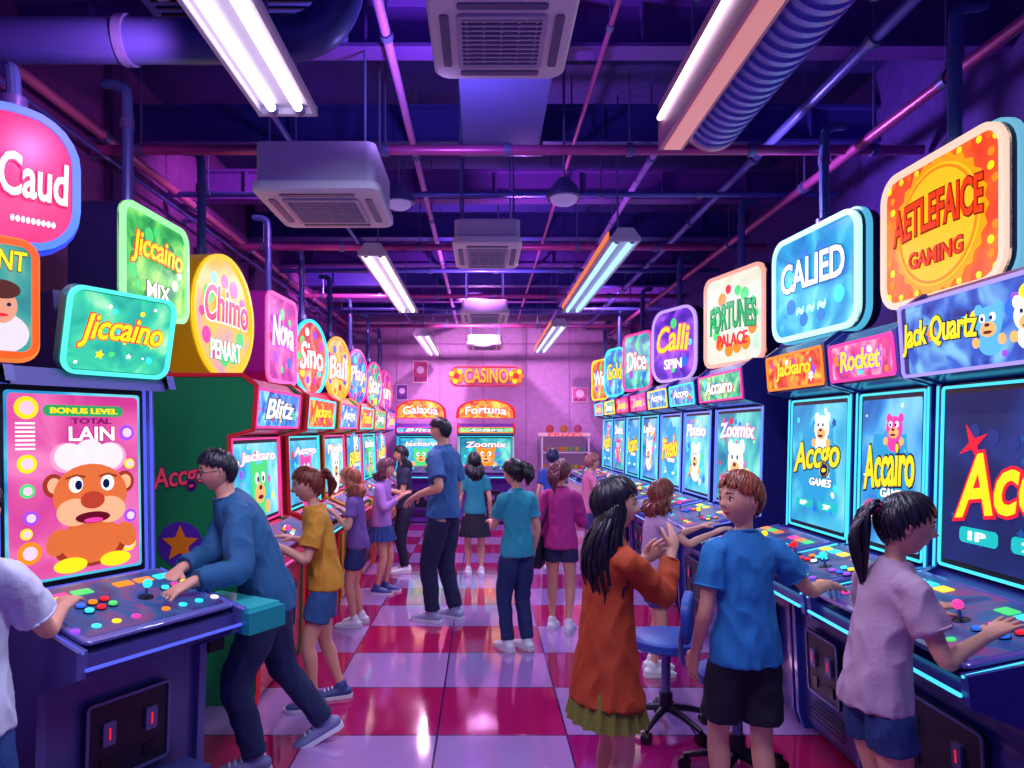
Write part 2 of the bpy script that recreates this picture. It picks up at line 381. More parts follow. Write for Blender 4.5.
SB=[('#1a7ac8','#3ab8e8','#8af0f8'),('#1f8ad8','#4ad0f0','#c0fff4'),('#1c50b0','#3aa0f0','#a0f0ff'),('#0f6aa0','#28b0c0','#90ffe8')]
LOGOS=['Accgo','Jackaro','Accairo','Zoomix','Blitz','Pixelo','Lucky','Rocket']
def screen(o,M,w,h,seed,kind='logo'):
    rs=random.Random(seed); z=.003
    c=SB[seed%4] if kind!='dark' else ('#101a50','#16246a','#243a90')
    o.plate(w,h,.003,.015,art(*c,2.2,1.0),M)
    if kind=='dark':
        decor(o,M,w*.95,h*.95,z,rs,10,[E('#2a3a90',.8),E('#1c5aa0',.8)],.02,.06)
        for k in range(6): o.disc((-.3+.12*k)*w,(.27-.03*(k%3))*h,w*.07,w*.07,E('#2a3a8a',.8),M,z)
        o.text('Acceo',w*.86,h*.34,YEL,RED,M,0.02*w,.0,z+.006,.3,.04,.12,on=.06); o.star(-.3*w,.2*h,w*.1,RED,M,z+.004,4,.25,.5)
        for q in(-1,1):
            o.plate(w*.24,h*.09,.004,h*.03,E('#1fc0c0',1),M,z,q*w*.16-.1*w,-.33*h); o.text('1P' if q<0 else '2P',w*.1,h*.05,WHT,None,M,q*w*.16-.1*w,-.33*h,z+.005)
    elif kind=='logo':
        decor(o,M,w*.95,h*.95,z,rs,18,[CYN,BLU,WHT,E('#7adcff',.9),E('#2a58c8',.8)],.02,.09)
        o.star(0,.04*h,w*.42,E('#2fb0e8',.8),M,z,9,.8); 
        t=LOGOS[seed%8]
        o.text(t,w*.86,h*.3,YEL,RED if seed%2 else DKB,M,0,.04*h,z+.006,.25,.05,.1)
        o.text('WORLD' if seed%2 else 'GAMES',w*.4,h*.06,WHT,DKB,M,.1*w,-.14*h,z+.006,.2)
        if seed%3!=1: critter(o,M,.1*w,.3*h,w*.26,z+.004,[WHT,ORG,PNK][seed%3],TAN)
        for q in(-1,1):
            o.plate(w*.34,h*.07,.004,h*.03,E('#1fc0c0',1),M,z,q*w*.22,-.33*h); o.text('1P' if q<0 else '2P',w*.12,h*.035,WHT,None,M,q*w*.22,-.33*h,z+.005)
    elif kind=='chef':
        o.plate(w*.96,h*.97,.002,.02,art('#d8389a','#f060b0','#ff90d0',3,.95),M,z)
        o.plate(w*.6,h*.06,.003,h*.03,E('#2fb06a',.9),M,z+.004,.05*w,.4*h); o.text('BONUS LEVEL',w*.5,h*.03,YEL,None,M,.05*w,.4*h,z+.008)
        for x,y,s,m in((-.36,.41,.16,YEL),(-.36,.12,.13,YEL),(-.36,-.02,.1,GRN),(-.34,-.16,.1,PUR),(.4,-.2,.1,PUR),(-.35,-.34,.16,ORG),(-.37,-.24,.08,YEL),(.38,-.36,.12,YEL),(.38,.28,.12,PUR),(.4,.1,.08,YEL)):
            o.disc(x*w,y*h,s*w,s*w,m,M,z+.004); o.disc(x*w,y*h,s*w*.6,s*w*.6,E('#ffd0e8',1),M,z+.007)
        for k in range(7): o.plate(w*.13,h*.010,.002,.002,WHT,M,z+.005,-.37*w,.33*h-k*h*.022)
        o.text('TOTAL',w*.3,h*.03,E('#8a1070',.8),None,M,.1*w,.345*h,z+.006); o.text('LAIN',w*.34,h*.075,WHT,E('#b01080',.9),M,.1*w,.275*h,z+.006)
        chef(o,M,w,h,z+.006)
    else:
        decor(o,M,w*.95,h*.95,z,rs,26,BR,.03,.14)
        critter(o,M,0,-.05*h,w*.36,z+.006,rs.choice([ORG,GRN,PNK,WHT]),TAN)
        o.text(LOGOS[seed%8],w*.8,h*.16,WHT,rs.choice([PNK,PUR,RED]),M,0,.3*h,z+.006,.1,.1)
def marquee(o,M,w,h,seed,bg=None,t=None,fr=None):
    rs=random.Random(seed*7+1)
    o.plate(w,h,.02,.03,DARK,M,-.02); o.frame(w,h,.014,.03,0,.014,fr or [CYN,PNK,PUR,ORG][seed%4],M)
    o.plate(w-.03,h-.03,.004,.02,bg or art(*[('#c01030','#ff5a20','#ffd840'),('#2a2aa0','#3a9aff','#a0f0ff'),('#a01080','#ff50a0','#ffc0e0'),('#107060','#40d0a0','#e0ff90')][seed%4],8,1),M)
    decor(o,M,w*.9,h*.85,.004,rs,12,BR,.1,.3)
    if t:
        for k,(x,c1) in enumerate(((.02,E('#5ab8ff',1)),(.2,WHT),(.38,YEL))): critter(o,M,x*w,.02*h,h*.42,.008,c1,TAN)
        o.text(t,w*.44,h*.42,YEL,DKB,M,-.25*w,0,.014,.2,.08)
    else: o.text(LOGOS[(seed*3+1)%8],w*.62,h*.5,WHT if seed%2 else YEL,[RED,DKB,PUR,DKR][seed%4],M,0,0,.008,.2,.05)
# ---------------- cabinet
def cabinet(name,loc,rz,w,D,P,body,side,seed,kind='logo',z0=1.0,z1=1.8,ztop=2.2,led=CYN,panel=None,sidelogo=None,mq=True,mqtxt=None,mqfr=None,trim=None):
    o=MB(); hw=w/2; zm=z1+.04
    prof=[(D,0),(-P*.5,0),(-P*.55,.08),(-P*.6,.68),(-P,.77),(-P-.01,.865),(-.06,.97),(0.0,z0),(.02,z1),(-.12,zm),(-.14,ztop-.06),(-.06,ztop),(D,ztop)]
    for q in(-1,1):
        o.prism(prof,q*hw-(.035 if q>0 else 0),q*hw+(.035 if q<0 else 0),side)
        if trim:
            for a,b in zip(prof[1:],prof[2:]): o.tube([(q*hw,*a),(q*hw,*b)],[.013]*2,trim,6)
    inn=[(D-.01,.02),(-P*.45,.02),(-P*.5,.08),(-P*.55,.68),(-P*.95,.78),(-P*.97,.84),(-.03,.95),(.03,z0),(.05,z1),(-.09,zm),(-.11,ztop-.07),(-.05,ztop-.01),(D-.01,ztop-.01)]
    o.prism(inn,-hw+.03,hw-.03,body)
    fy=-P*.55-.004
    M=F(0,fy-.0,.42,3); dw=w*.5
    o.plate(dw,.32,.012,.02,DARK,M); o.frame(dw,.32,.012,.02,.012,.018,STEEL,M)
    for q in(-1,1):
        o.plate(.05,.09,.012,.008,STEEL,M,.012,q*dw*.25,.03); o.plate(.006,.045,.003,.001,RED,M,.024,q*dw*.25,.03); o.plate(.06,.05,.006,.005,BLACK,M,.012,q*dw*.25,-.09)
    for k in range(5): o.box((0,fy+.012,.12+k*.022),(w*.5,.006,.008),DARK)
    hs=z1-z0-.04; M=F(0,.028,(z0+z1)/2,-1.5)
    o.plate(w-.07,hs+.03,.012,.02,BLACK,M)
    o.frame(w-.08,hs+.02,.012,.02,.012,.02,led,M)
    screen(o,M@Matrix.Translation((0,0,.013)),w-.14,hs-.05,seed,kind)
    if mq: marquee(o,F(0,-.125,(zm+ztop-.06)/2,4),w-(.05 if not mqtxt else -.02),ztop-.06-zm-(.02 if not mqtxt else -.02),seed,t=mqtxt,fr=mqfr,bg=art('#1a2a90','#3a6ae0','#8ad0ff',6,.95) if mqtxt else None)
    th=math.atan2(.97-.865,P-.05); L=sqrt((P-.05)**2+.105**2)
    MP=Matrix.Translation((0,-(P+.06)/2,.93))@Matrix.Rotation(th,4,'X')
    pm=panel or mat('#5a4a9a',.3,0)
    o.plate(w-.075,L-.03,.014,.03,pm,MP,-.008,ch=.004)
    o.plate(w-.13,L-.09,.003,.02,art('#5a1a9a','#2a7ae0','#e04aa0',5,.4),MP,.006)
    rs=random.Random(seed)
    n=max(2,int(w/.4)) if P>.28 else 1
    for k in range(n):
        xc=(-hw+w*(k+.5)/n) if n>1 else 0
        o.cyl((xc-.11,-.02,.006),(xc-.11,-.02,.012),.03,BLACK,16,M=MP); o.cyl((xc-.11,-.02,.01),(xc-.11,-.02,.055),.006,STEEL,8,M=MP); o.sphere((xc-.11,-.02,.066),.018,rs.choice([RED,YEL,CYN,PNK]),MP,12,8)
        for a in range(2):
            for b in range(3):
                m=rs.choice(BR); x=xc+.0+b*.05; y=-.04+a*.055+b*.008
                o.cyl((x,y,.006),(x,y,.014),.02,DARK,14,M=MP); o.cyl((x,y,.012),(x,y,.022),.015,m,14,M=MP)
        if P>.4:
            for b in range(3): o.plate(.075,.05,.006,.008,rs.choice([PNK,CYN,ORG,GRN,YEL]),MP,.006,xc-.1+b*.09,L*.27)
            for b in range(4): o.disc(xc-.12+b*.075,-L*.3,.032,.032,rs.choice(BR),MP,.006,.008,n=14)
    o.tube([(-hw+.03,-P-.012,.80),(hw-.03,-P-.012,.80)],[.007]*2,led,8)
    for q in(-1,1):
        x=q*(hw-.0175); 
        o.tube([(x,-.003,z0),(x,.017,z1-.01)],[.006]*2,led,6)
        o.tube([(x,-P-.012,.86),(x,-.06,.975)],[.005]*2,led,6)
    if sidelogo:
        Mx=Matrix.Translation((-hw,.3,1.32))@Matrix.Rotation(-pi/2,4,'Z')@Matrix.Rotation(pi/2,4,'X')
        o.text(sidelogo,.32,.15,mat('#ff4a6a',.4,0,.3),mat('#2a1a70',.4),Mx,0,0,0,.25,0,.15)
        o.disc(0,-.38,.26,.26,mat('#5a2ab0',.4),Mx,0); o.star(0,-.38,.11,mat('#ff8a1c',.4),Mx,.004)
    return o
def place(o,name,loc,rz): return o.build(name,(loc[0],loc[1],0),rz,bevel=.004)
bN=mat('#30308a',.3,.1,coat=.4); bP=mat('#5a2a9a',.3,.1,coat=.4); bB=mat('#2a4ab0',.3,.1,coat=.4)
R=-pi/2
right=[(2.6,1.04,'dark',8,bN,bN,1.0,1.80,2.2,'Jack Quartz',mat('#a090f0',.3,0,1.2)),
 (3.47,.64,'logo',2,bN,bB,.98,1.80,2.12,None,PNK),(4.22,.8,'logo',0,bN,bN,.98,1.80,2.14,None,ORG),
 (5.55,1.05,'misc',11,bB,bN,.98,1.78,2.12,None,PNK),(6.6,.85,'misc',5,bN,bN,.98,1.78,2.1,None,CYN),(7.52,.85,'logo',13,bP,bN,.98,1.78,2.1,None,YEL),
 (8.45,.85,'misc',14,bN,bP,.98,1.78,2.1,None,PNK),(9.4,.85,'logo',10,bB,bN,.98,1.78,2.1,None,RED),(10.35,.85,'misc',3,bN,bN,.98,1.78,2.1,None,YEL),(11.3,.85,'logo',2,bP,bN,.98,1.78,2.1,None,CYN)]
for y,w,k,sd,b,s,z0,z1,zt,t,fr in right:
    o=cabinet('a',None,0,w,.68,.55,b,s,sd,k,z0,z1,zt,led=[E('#4adcff',1.2),E('#6a8aff',1.3)][sd%2],mqtxt=t,mqfr=fr,panel=mat('#6a52b8',.25,coat=.5))
    place(o,'arcade_cabinet',(2.0,y),R)
red=mat('#c81c38',.3,.0,coat=.4); grn=mat('#1c8a52',.35,.0,coat=.4); gld=mat('#c89028',.35,.0,coat=.3)
REDT=mat('#e02840',.3,0,.35); L=pi/2
for y,w,k,sd,b,s,lg,tr in [(4.55,1.0,'misc',9,red,grn,'Accgo',REDT),(5.75,1.0,'misc',16,red,red,None,REDT),(6.9,.95,'misc',21,gld,grn,None,mat('#e0a030',.3)),(7.95,.95,'logo',12,red,gld,None,REDT),(9.0,.95,'misc',7,bP,red,None,None),(10.05,.95,'logo',18,bN,bP,None,None)]:
    o=cabinet('a',None,0,w,.75,.27,b,s,sd,k,.98,1.56,1.92,led=[PNK,CYN,ORG][sd%3],sidelogo=lg,trim=tr)
    place(o,'arcade_cabinet',(-1.45,y),L)
# near left cabinet, turned toward the aisle
LB=mat('#54569e',.35,.0,coat=.3)
o=cabinet('a',None,0,.70,.5,.58,mat('#4a4a90',.35,.0,coat=.3),LB,4,'chef',.95,1.8,1.84,led=E('#5a6aff',.8),mq=False,panel=mat('#6668b8',.3,coat=.4))
MQ=F(.09,-.12,2.0,12)
o.prism([(.06,1.83),(-.06,1.84),(-.02,2.16),(.3,2.16),(.3,1.83)],-.12,.3,mat('#25245c',.4))
o.plate(.47,.35,.05,.06,mat('#2a8a8a',.3),MQ,-.03,ch=.01); o.frame(.47,.35,.016,.06,.02,.035,E('#5affe0',1),MQ)
o.plate(.43,.31,.004,.04,art('#0fa0a0','#40e0b0','#c0ffd0',5,1),MQ,.02)
decor(o,MQ,.4,.28,.024,random.Random(3),16,[WHT,CYN,GRN,YEL],.04,.12)
o.text('Jiccaino',.36,.13,YEL,RED,MQ,0,0,.032,.25,.08)
o.box((.43,-.42,.80),(.2,.42,.09),mat('#1f9aa4',.3,coat=.4)); o.box((.43,-.42,.85),(.17,.38,.02),mat('#3ac8c8',.3,coat=.4)); o.box((.40,-.3,.7),(.08,.1,.14),DARK)
o.box((0,-.42,.12),(.5,.16,.22),mat('#3c3d80',.4))
place(o,'arcade_cabinet',(-1.67,2.9),rad(60))
for x,w,sd in((-1.08,.86,17),(.05,1.0,19)):
    o=cabinet('a',None,0,w,.6,.35,bP,red if sd==19 else bB,sd,'misc',.85,1.5,1.72,led=[PNK,CYN][sd%2])
    M=F(0,-.05,1.93,4); n=18
    for sc,m,z in((1,[PNK,RED][sd%2],0),(.9,art('#c01040','#ff8030','#ffe060',9,1.2),.02)):
        P_=[(w*.52*sc*cos(pi*i/n),-.13*sc+ .33*sc*sin(pi*i/n)**.6) for i in range(n+1)]
        o.extr(P_,z-.03,z+.01,m,M)
    decor(o,M,w*.7,.24,.032,random.Random(sd),8,BR,.1,.3); o.text('Fortuna' if sd==19 else 'Galaxia',w*.7,.13,WHT,RED,M,0,.0,.036,0,.2)
    place(o,'arcade_cabinet',(x,12.15),0)

# ---------------- hanging signs
def sign(loc,ang,w,h,dep,frame,bg,lines,round_=False,r=.1,body=NAVY,fm=None,decn=0,hang=3.45,name='hanging_light_box_sign',seed=1,edge=None):
    o=MB(); M=F(0,0,0); OUT=ell(w,h,40) if round_ else outline(w,h,r)
    o.extr(OUT,-dep,0,body,M); 
    o.frame(w,h,.03,r,-.01,.02,frame,M,round_)
    if edge: o.frame(w+.03,h+.03,.018,r+.01,-.06,-.03,edge,M,round_)
    o.extr([(x*(w-.05)/w,y*(h-.05)/h) for x,y in OUT],0,.006,bg,M)
    rs=random.Random(seed)
    for i in range(decn):
        a=2*pi*i/decn; s=min(w,h)*.13*rs.uniform(.6,1.2); o.disc(cos(a)*w*.37*rs.uniform(.8,1),sin(a)*h*.36*rs.uniform(.8,1),s,s,rs.choice(fm or BR),M,.006,.002,n=14)
    for t,tw,th_,x,y,m,om,sh,ar in lines: o.text(t,tw,th_,m,om,M,x,y,.014,sh,ar)
    zt=hang-loc[2]
    o.tube(catmull([(0,dep*.6,h/2-.02),(0,dep*.6,zt-.12),(0,dep*.6+.03,zt-.02),(0,dep*.6+.12,zt)],4),[.028]*13,mat('#4a6aa8',.35,.3),10)
    o.cyl((0,dep*.6,h/2-.01),(0,dep*.6,h/2+.05),.05,STEEL,12)
    if zt>.6: o.cyl((0,dep*.6,zt*.75),(0,dep*.6,zt*.75+.05),.036,STEEL,12)
    return o.build(name,loc,(rad(ang) if loc[0]<0 else -rad(ang)))
sg=lambda *a,**k: sign(*a,**k)
o1=sg((1.98,3.04,2.49),88,.78,.64,.12,E('#ffd8c0',1),art('#e82a18','#ff5a18','#ff9a28',2,1),[],r=.12,edge=E('#7ac8e8',.8))
o=MB(); M=F(0,0,0)
o.star(0,0,.30,E('#ffa010',1.05),M,.008,24,.93); o.disc(0,0,.52,.52,E('#ffc020',1.05),M,.012,.003,n=40); o.frame(.5,.5,.012,0,.015,.018,E('#ff8a10',1),M,True)
o.text('AETLEFAICE',.56,.15,E('#f04010',.95),E('#8a1408',.7),M,0,.05,.018,0,.12); o.text('GAMING',.34,.07,E('#f04010',.95),DKR,M,0,-.12,.018,0,-.1)
for q in(-1,1):
    for p in(-1,1):
        for k in range(4):
            a=k*.5; o.disc(q*(.335-.03*sin(a*2)),p*(.255-.055*k),.035,.035,ORG if k%2 else YEL,M,.008,.002,n=12)
            o.disc(q*(.30-.055*k),p*.27,.03,.03,YEL if k%2 else E('#ff6a1c',1),M,.008,.002,n=12)
o.build('sunburst_emblem',parent=o1)
sg((2.0,4.24,2.5),84,.9,.66,.12,E('#c8ffff',1.1),art('#0a6ac8','#1fb0e8','#7af0ff',3,1),[('CALIED',.66,.18,0,.06,WHT,E('#0a5ab0',.8),.0,.05),('~ ~ ~',.3,.04,0,-.16,E('#c8ffff',1),None,0,0)],r=.12,decn=10,fm=[CYN,E('#2a8ae0',.9)],edge=E('#5ac8f0',.8))
sg((2.02,5.64,2.5),76,.82,.76,.12,E('#ffb0a0',1),art('#e8e8d0','#fff4e8','#c8f0d8',4,1),[('FORTUNES',.62,.2,0,.0,E('#20b060',1),E('#0a6a4a',.8),0,.15),('PALACE',.4,.1,0,-.17,RED,None,0,0)],r=.1,decn=14,fm=[RED,GRN,ORG])
sg((2.02,7.4,2.5),70,.78,.78,.12,E('#c09aff',1.2),art('#3a10a0','#7a3ae0','#d070ff',4,1),[('Calli',.56,.26,0,.05,YEL,PNK,.2,.1),('SPIN',.3,.1,0,-.2,WHT,None,0,0)],r=.2,decn=8)
sg((2.02,9.15,2.49),74,.76,.76,.12,PNK,art('#0a5a9a','#30c0c0','#a0ffe0',4,1),[('Dice',.5,.24,0,0,WHT,RED,0,.1)],r=.12,decn=8)
sg((2.02,10.7,2.48),76,.74,.74,.12,CYN,art('#1a50c0','#30b0ff','#c0ffff',4,1),[('Gold',.5,.24,0,0,YEL,DKB,0,.1)],r=.2,decn=8)
sg((2.02,12.0,2.46),76,.74,.7,.12,YEL,art('#c03020','#ff9030','#ffe080',4,1),[('Win',.5,.24,0,0,WHT,RED,0,.1)],r=.12,decn=8)
sg((-1.9,2.86,2.63),50,.46,.58,.08,E('#4a7aff',1.3),art('#e01a6a','#f82078','#ff4090',2,1),[('Caud',.25,.17,.055,.01,WHT,E('#c01058',.9),.05,.0),('.........',.16,.02,.05,-.17,WHT,None,0,0)],r=.2,edge=E('#2a40e0',1.2),hang=3.12)
o=MB(); M=F(0,0,0); w_,h_=.36,.44
o.plate(w_,h_,.1,.06,NAVY,M,-.1); o.frame(w_,h_,.022,.06,0,.022,E('#ff5a20',1.1),M); o.frame(w_+.03,h_+.03,.016,.07,-.05,-.02,E('#ff8a40',.9),M)
o.plate(w_-.03,h_-.03,.004,.05,art('#208a9a','#40b8b0','#c8d8a0',3,.8),M)
o.disc(.06,-.13,.18,.15,E('#e8e0f0',.9),M,.005); o.disc(.06,-.03,.1,.13,E('#e8a080',.9),M,.008); o.disc(.06,.03,.12,.07,E('#5a2a20',.7),M,.011); o.disc(-.03,-.1,.05,.14,E('#e8a080',.9),M,.01,rot=.6)
for q in(-1,1): o.disc(.06+q*.022,-.025,.014,.014,DKB,M,.013,n=10)
o.disc(.06,-.065,.04,.012,RED,M,.013,n=12)
o.text('HINT',.16,.07,YEL,DKR,M,.06,.14,.01,.1,0); o.box((-.1,.09,-.27),(.04,.02,.2),STEEL)
o.build('framed_picture_sign',(-1.82,2.54,2.09),rad(50))
sg((-1.74,3.72,2.47),86,.66,.54,.26,E('#a8ffb0',1),art('#108a4a','#50d060','#c8ff80',5,1),[('Jiccaino',.5,.16,0,.05,YEL,RED,.2,.1),('MIX',.22,.08,0,-.14,WHT,DKR,0,0)],r=.09,decn=16,fm=[GRN,YEL,WHT,E('#20a060',.9)],body=mat('#1c1e50',.35))
sg((-1.71,4.62,2.34),84,.84,.82,.26,E('#ffd020',1),art('#ffb020','#ffd040','#e0a0c0',2,1),[('Chimo',.6,.22,.02,.06,E('#ff4a70',1),WHT,.1,.08),('PENART',.42,.12,0,-.22,WHT,E('#20a080',.9),0,0)],round_=True,decn=12,fm=[CYN,PNK,GRN],body=mat('#f0a81a',.35,0,.25,coat=.3))
sg((-1.75,6.08,2.38),86,.72,.76,.2,E('#ff70c0',1),art('#a01a90','#e040b0','#ff90d0',4,1),[('Nova',.5,.24,0,.05,WHT,PUR,.1,.1)],r=.1,decn=8,body=mat('#a02aa0',.35))
for y,z,c,t in((7.1,2.33,('#c02040','#ff6040','#ffe0c0'),'Sino'),(8.4,2.33,('#f0a010','#ffd030','#fff0a0'),'Ball'),(9.7,2.33,('#1040a0','#3090f0','#a0f0ff'),'Play'),(11.2,2.3,('#108060','#30d0b0','#d0ffe0'),'Star'),(12.4,2.26,('#a01080','#f050b0','#ffd0f0'),'Fun')):
    sg((-1.75,y,z),78,.78,.78,.16,CYN if y<8 else PNK if y>9 else E('#ffb030',1),art(*c,4,1),[(t,.5,.26,0,0,WHT,RED,.1,.1)],round_=True,decn=10,seed=int(y*10),body=mat('#1a2a7a',.35))
o=MB(); M=F(0,0,0)
o.text('CASINO',.8,.26,E('#ffb040',1.3),RED,M,0,0,0,0,.05,th=.03)
for q in(-1,1):
    for k in range(7):
        a=2*pi*k/7; o.disc(q*.55+.1*cos(a),.1*sin(a),.09,.09,YEL if k%2 else ORG,M,0,.02,n=12)
    o.disc(q*.55,0,.1,.1,RED,M,.01,.02)
o.frame(1.36,.36,.015,.16,-.01,.01,RED,M)
o.build('neon_wall_sign',(.06,12.97,2.6))
def poster(x,z,w,h,c):
    o=MB(); M=F(0,0,0); o.plate(w,h,.01,.005,mat('#e8d8f0',.5),M); o.plate(w*.9,h*.9,.003,.004,mat(c,.5),M,.01); o.disc(0,.08*h,w*.5,w*.5,mat('#f0e0ff',.5),M,.013)
    o.text('PLAY',w*.7,h*.15,mat('#40206a',.5),None,M,0,-.32*h,.013); o.build('wall_poster',(x,12.985,z))
poster(-1.16,2.68,.28,.42,'#c03a8a'); poster(1.8,2.25,.3,.28,'#e06ab0'); poster(-1.5,2.3,.22,.3,'#7a3ab0')
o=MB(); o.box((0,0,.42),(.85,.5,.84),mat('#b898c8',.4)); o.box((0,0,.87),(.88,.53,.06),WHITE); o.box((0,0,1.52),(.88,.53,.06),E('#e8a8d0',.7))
for a in(-1,1):
    for b in(-1,1): o.box((a*.41,b*.235,1.2),(.03,.03,.62),WHITE)
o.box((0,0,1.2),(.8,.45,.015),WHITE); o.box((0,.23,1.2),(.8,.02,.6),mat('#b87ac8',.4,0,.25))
rs=random.Random(5)
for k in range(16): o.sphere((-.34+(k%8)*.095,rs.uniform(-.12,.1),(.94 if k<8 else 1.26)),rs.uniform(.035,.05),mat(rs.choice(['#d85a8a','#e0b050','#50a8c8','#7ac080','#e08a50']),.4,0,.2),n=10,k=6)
o.text('PRIZES',.6,.05,RED,None,F(0,-.268,1.52)); o.plate(.7,.5,.004,.02,art('#c060a8','#e098c8','#a88ae0',4,.6),F(0,-.252,.42))
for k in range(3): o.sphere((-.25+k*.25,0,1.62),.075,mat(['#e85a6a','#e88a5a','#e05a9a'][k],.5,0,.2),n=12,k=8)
o.build('prize_display_case',(1.45,12.55,0))
def stool(x,y,c='#2a4ab0'):
    o=MB(); m=mat(c,.45); 
    o.tube([(0,0,.44),(0,0,.455),(0,0,.49),(0,0,.505)],[.17,.19,.19,.165],m,28,cap=False)
    o.cyl((0,0,.12),(0,0,.44),.024,STEEL,12); o.cyl((0,0,.10),(0,0,.2),.036,DARK,12)
    for k in range(5):
        a=2*pi*k/5+.3; o.tube([(0,0,.12),(.12*cos(a),.12*sin(a),.1),(.23*cos(a),.23*sin(a),.07)],[.022,.018,.014],DARK,8); 
        t=V((-sin(a),cos(a),0))*.02; c0=V((.235*cos(a),.235*sin(a),.03)); o.cyl(c0-t,c0+t,.03,BLACK,14)
    o.tube(catmull([(-.0,.16,.47),(0,.24,.5),(0,.25,.62),(0,.23,.7)],4),[.012]*13,STEEL,8); o.plate(.34,.2,.04,.07,m,Matrix.Translation((0,.22,.72))@Matrix.Rotation(pi/2,4,'X'),-.02,ch=.01)
    o.build('swivel_stool',(x,y,0),rad(70))
stool(.98,3.75); stool(1.17,3.22); 

# ================= PEOPLE
TMP=mat('#808080')
def remesh(mb,vox,sm=4,disp=0,fs=14):
    me=bpy.data.meshes.new('r'); me.from_pydata([tuple(p) for p in mb.v],[],mb.f)
    bm=bmesh.new(); bm.from_mesh(me)
    bmesh.ops.recalc_face_normals(bm,faces=bm.faces); bm.to_mesh(me); bm.free()
    ob=bpy.data.objects.new('r',me); COL.objects.link(ob)
    r=ob.modifiers.new('r','REMESH'); r.mode='VOXEL'; r.voxel_size=vox
    s=ob.modifiers.new('s','SMOOTH'); s.factor=.5; s.iterations=sm
    bpy.context.view_layer.update()
    e=bpy.data.meshes.new_from_object(ob.evaluated_get(bpy.context.evaluated_depsgraph_get()))
    bpy.data.objects.remove(ob)
    vs=[v.co.copy() for v in e.vertices]
    if disp:
        nr=[v.normal.copy() for v in e.vertices]
        for i,(p,n) in enumerate(zip(vs,nr)):
            q=V((p.x*fs,p.y*fs,p.z*fs*.6))+V((p.x*2,p.y*5,0))*noise.noise(p*3)
            a=noise.noise(q); vs[i]=p+n*disp*(1-2*abs(a)*1.6)*.9
    fs_=[tuple(p.vertices) for p in e.polygons]; bpy.data.meshes.remove(e)
    return vs,fs_
def ik(a,t,l1,l2,pole):
    a=V(a);t=V(t);d=t-a;L=d.length; mx=(l1+l2)*.995
    if L>mx: d=d*(mx/L); t=a+d; L=mx
    L=max(L,abs(l1-l2)+.01); u=d.normalized()
    x=(l1*l1-l2*l2+L*L)/(2*L); hh=sqrt(max(l1*l1-x*x,0))
    p=V(pole); p=p-u*p.dot(u); p=p.normalized() if p.length>1e-6 else V((0,0,-1))
    return a+u*x+p*hh, t
def interp(T,x):
    if x<=T[0][0]: return T[0][1]
    for (a,b),(c,d) in zip(T,T[1:]):
        if x<=c: return b+(d-b)*(x-a)/(c-a)
    return T[-1][1]
SK='#e8a890'; DX=.43; DY=.36
def head_mesh(o,Mh,hh,skin,lipm,eyec,browm):
    n,k=48,38; vs=[]; 
    def sh(x,y,z):
        w=1-(.32*(-z)**1.5 if z<0 else .04*z); y2=y*w
        if x<0: x2=x*(1-(.42*(-z) if z<0 else 0))
        else: x2=x*(.93-(.10*(-z)**2 if z<0 else -.0))
        if x>0:
            g=lambda yy,zz,sy,sz: math.exp(-((y-yy)/sy)**2-((z-zz)/sz)**2)
            x2+=.07*g(0,.0,.09,.16)+.19*g(0,-.2,.10,.10)+.05*g(0,-.16,.17,.07)
            x2-=.075*(g(.34,.02,.17,.12)+g(-.34,.02,.17,.12))
            x2+=.03*g(0,.2,.5,.08)+.05*g(0,-.47,.2,.06)-.03*g(0,-.6,.2,.05)+.085*g(0,-.8,.3,.14)+.03*(g(.4,-.3,.2,.2)+g(-.4,-.3,.2,.2))
        return (x2*DX*hh,y2*DY*hh,z*.5*hh)
    vs.append(sh(0,0,1))
    for i in range(1,k):
        for j in range(n):
            a=pi*i/k;b=2*pi*j/n; vs.append(sh(sin(a)*cos(b),sin(a)*sin(b),cos(a)))
    vs.append(sh(0,0,-1)); fs=[]
    for j in range(n):
        fs.append((0,1+j,1+(j+1)%n)); e=len(vs)-1; q=1+(k-2)*n; fs.append((e,q+(j+1)%n,q+j))
    for i in range(k-2):
        for j in range(n): q=1+i*n; fs.append((q+j,q+n+j,q+n+(j+1)%n,q+(j+1)%n))
    o.add(vs,fs,skin,Mh)
    fx=.344*hh; P=lambda *a:[tuple(c*hh for c in p) for p in a]
    for s in(-1,1):
        o.sphere((-.02*hh,s*.352*hh,-.03*hh),(.06*hh,.024*hh,.10*hh),skin,Mh,12,8); o.sphere((-.01*hh,s*.372*hh,-.02*hh),(.03*hh,.012*hh,.055*hh),mat('#b86a60',.6),Mh,10,6)
        ey,ez=s*.125*hh,.008*hh
        o.sphere((fx-.040*hh,ey,ez),(.056*hh,.066*hh,.05*hh),mat('#f4f0f8',.25),Mh,16,12)
        o.sphere((fx-.002*hh,ey,ez),(.020*hh,.034*hh,.042*hh),mat(eyec,.15),Mh,12,8)
        o.sphere((fx+.012*hh,ey,ez),(.009*hh,.017*hh,.02*hh),BLACK,Mh,10,6)
        o.tube([(fx-.02*hh,ey-.078*hh,ez+.02*hh),(fx+.016*hh,ey,ez+.055*hh),(fx-.02*hh,ey+.078*hh,ez+.02*hh)],[.006*hh,.012*hh,.006*hh],BLACK,6,M=Mh)
        o.tube(P((.392,s*.06,.115),(.374,s*.125,.14),(.332,s*.2,.118)),[(.009*hh),(.015*hh),(.006*hh)],browm,6,M=Mh)
    o.tube(P((.335,-.075,-.232),(.366,-.025,-.242),(.366,.025,-.242),(.335,.075,-.232)),[.008*hh,.012*hh,.012*hh,.008*hh],lipm,8,M=Mh)
    o.tube(P((.35,-.04,-.262),(.362,0,-.266),(.35,.04,-.262)),[.008*hh,.013*hh,.008*hh],lipm,8,M=Mh)
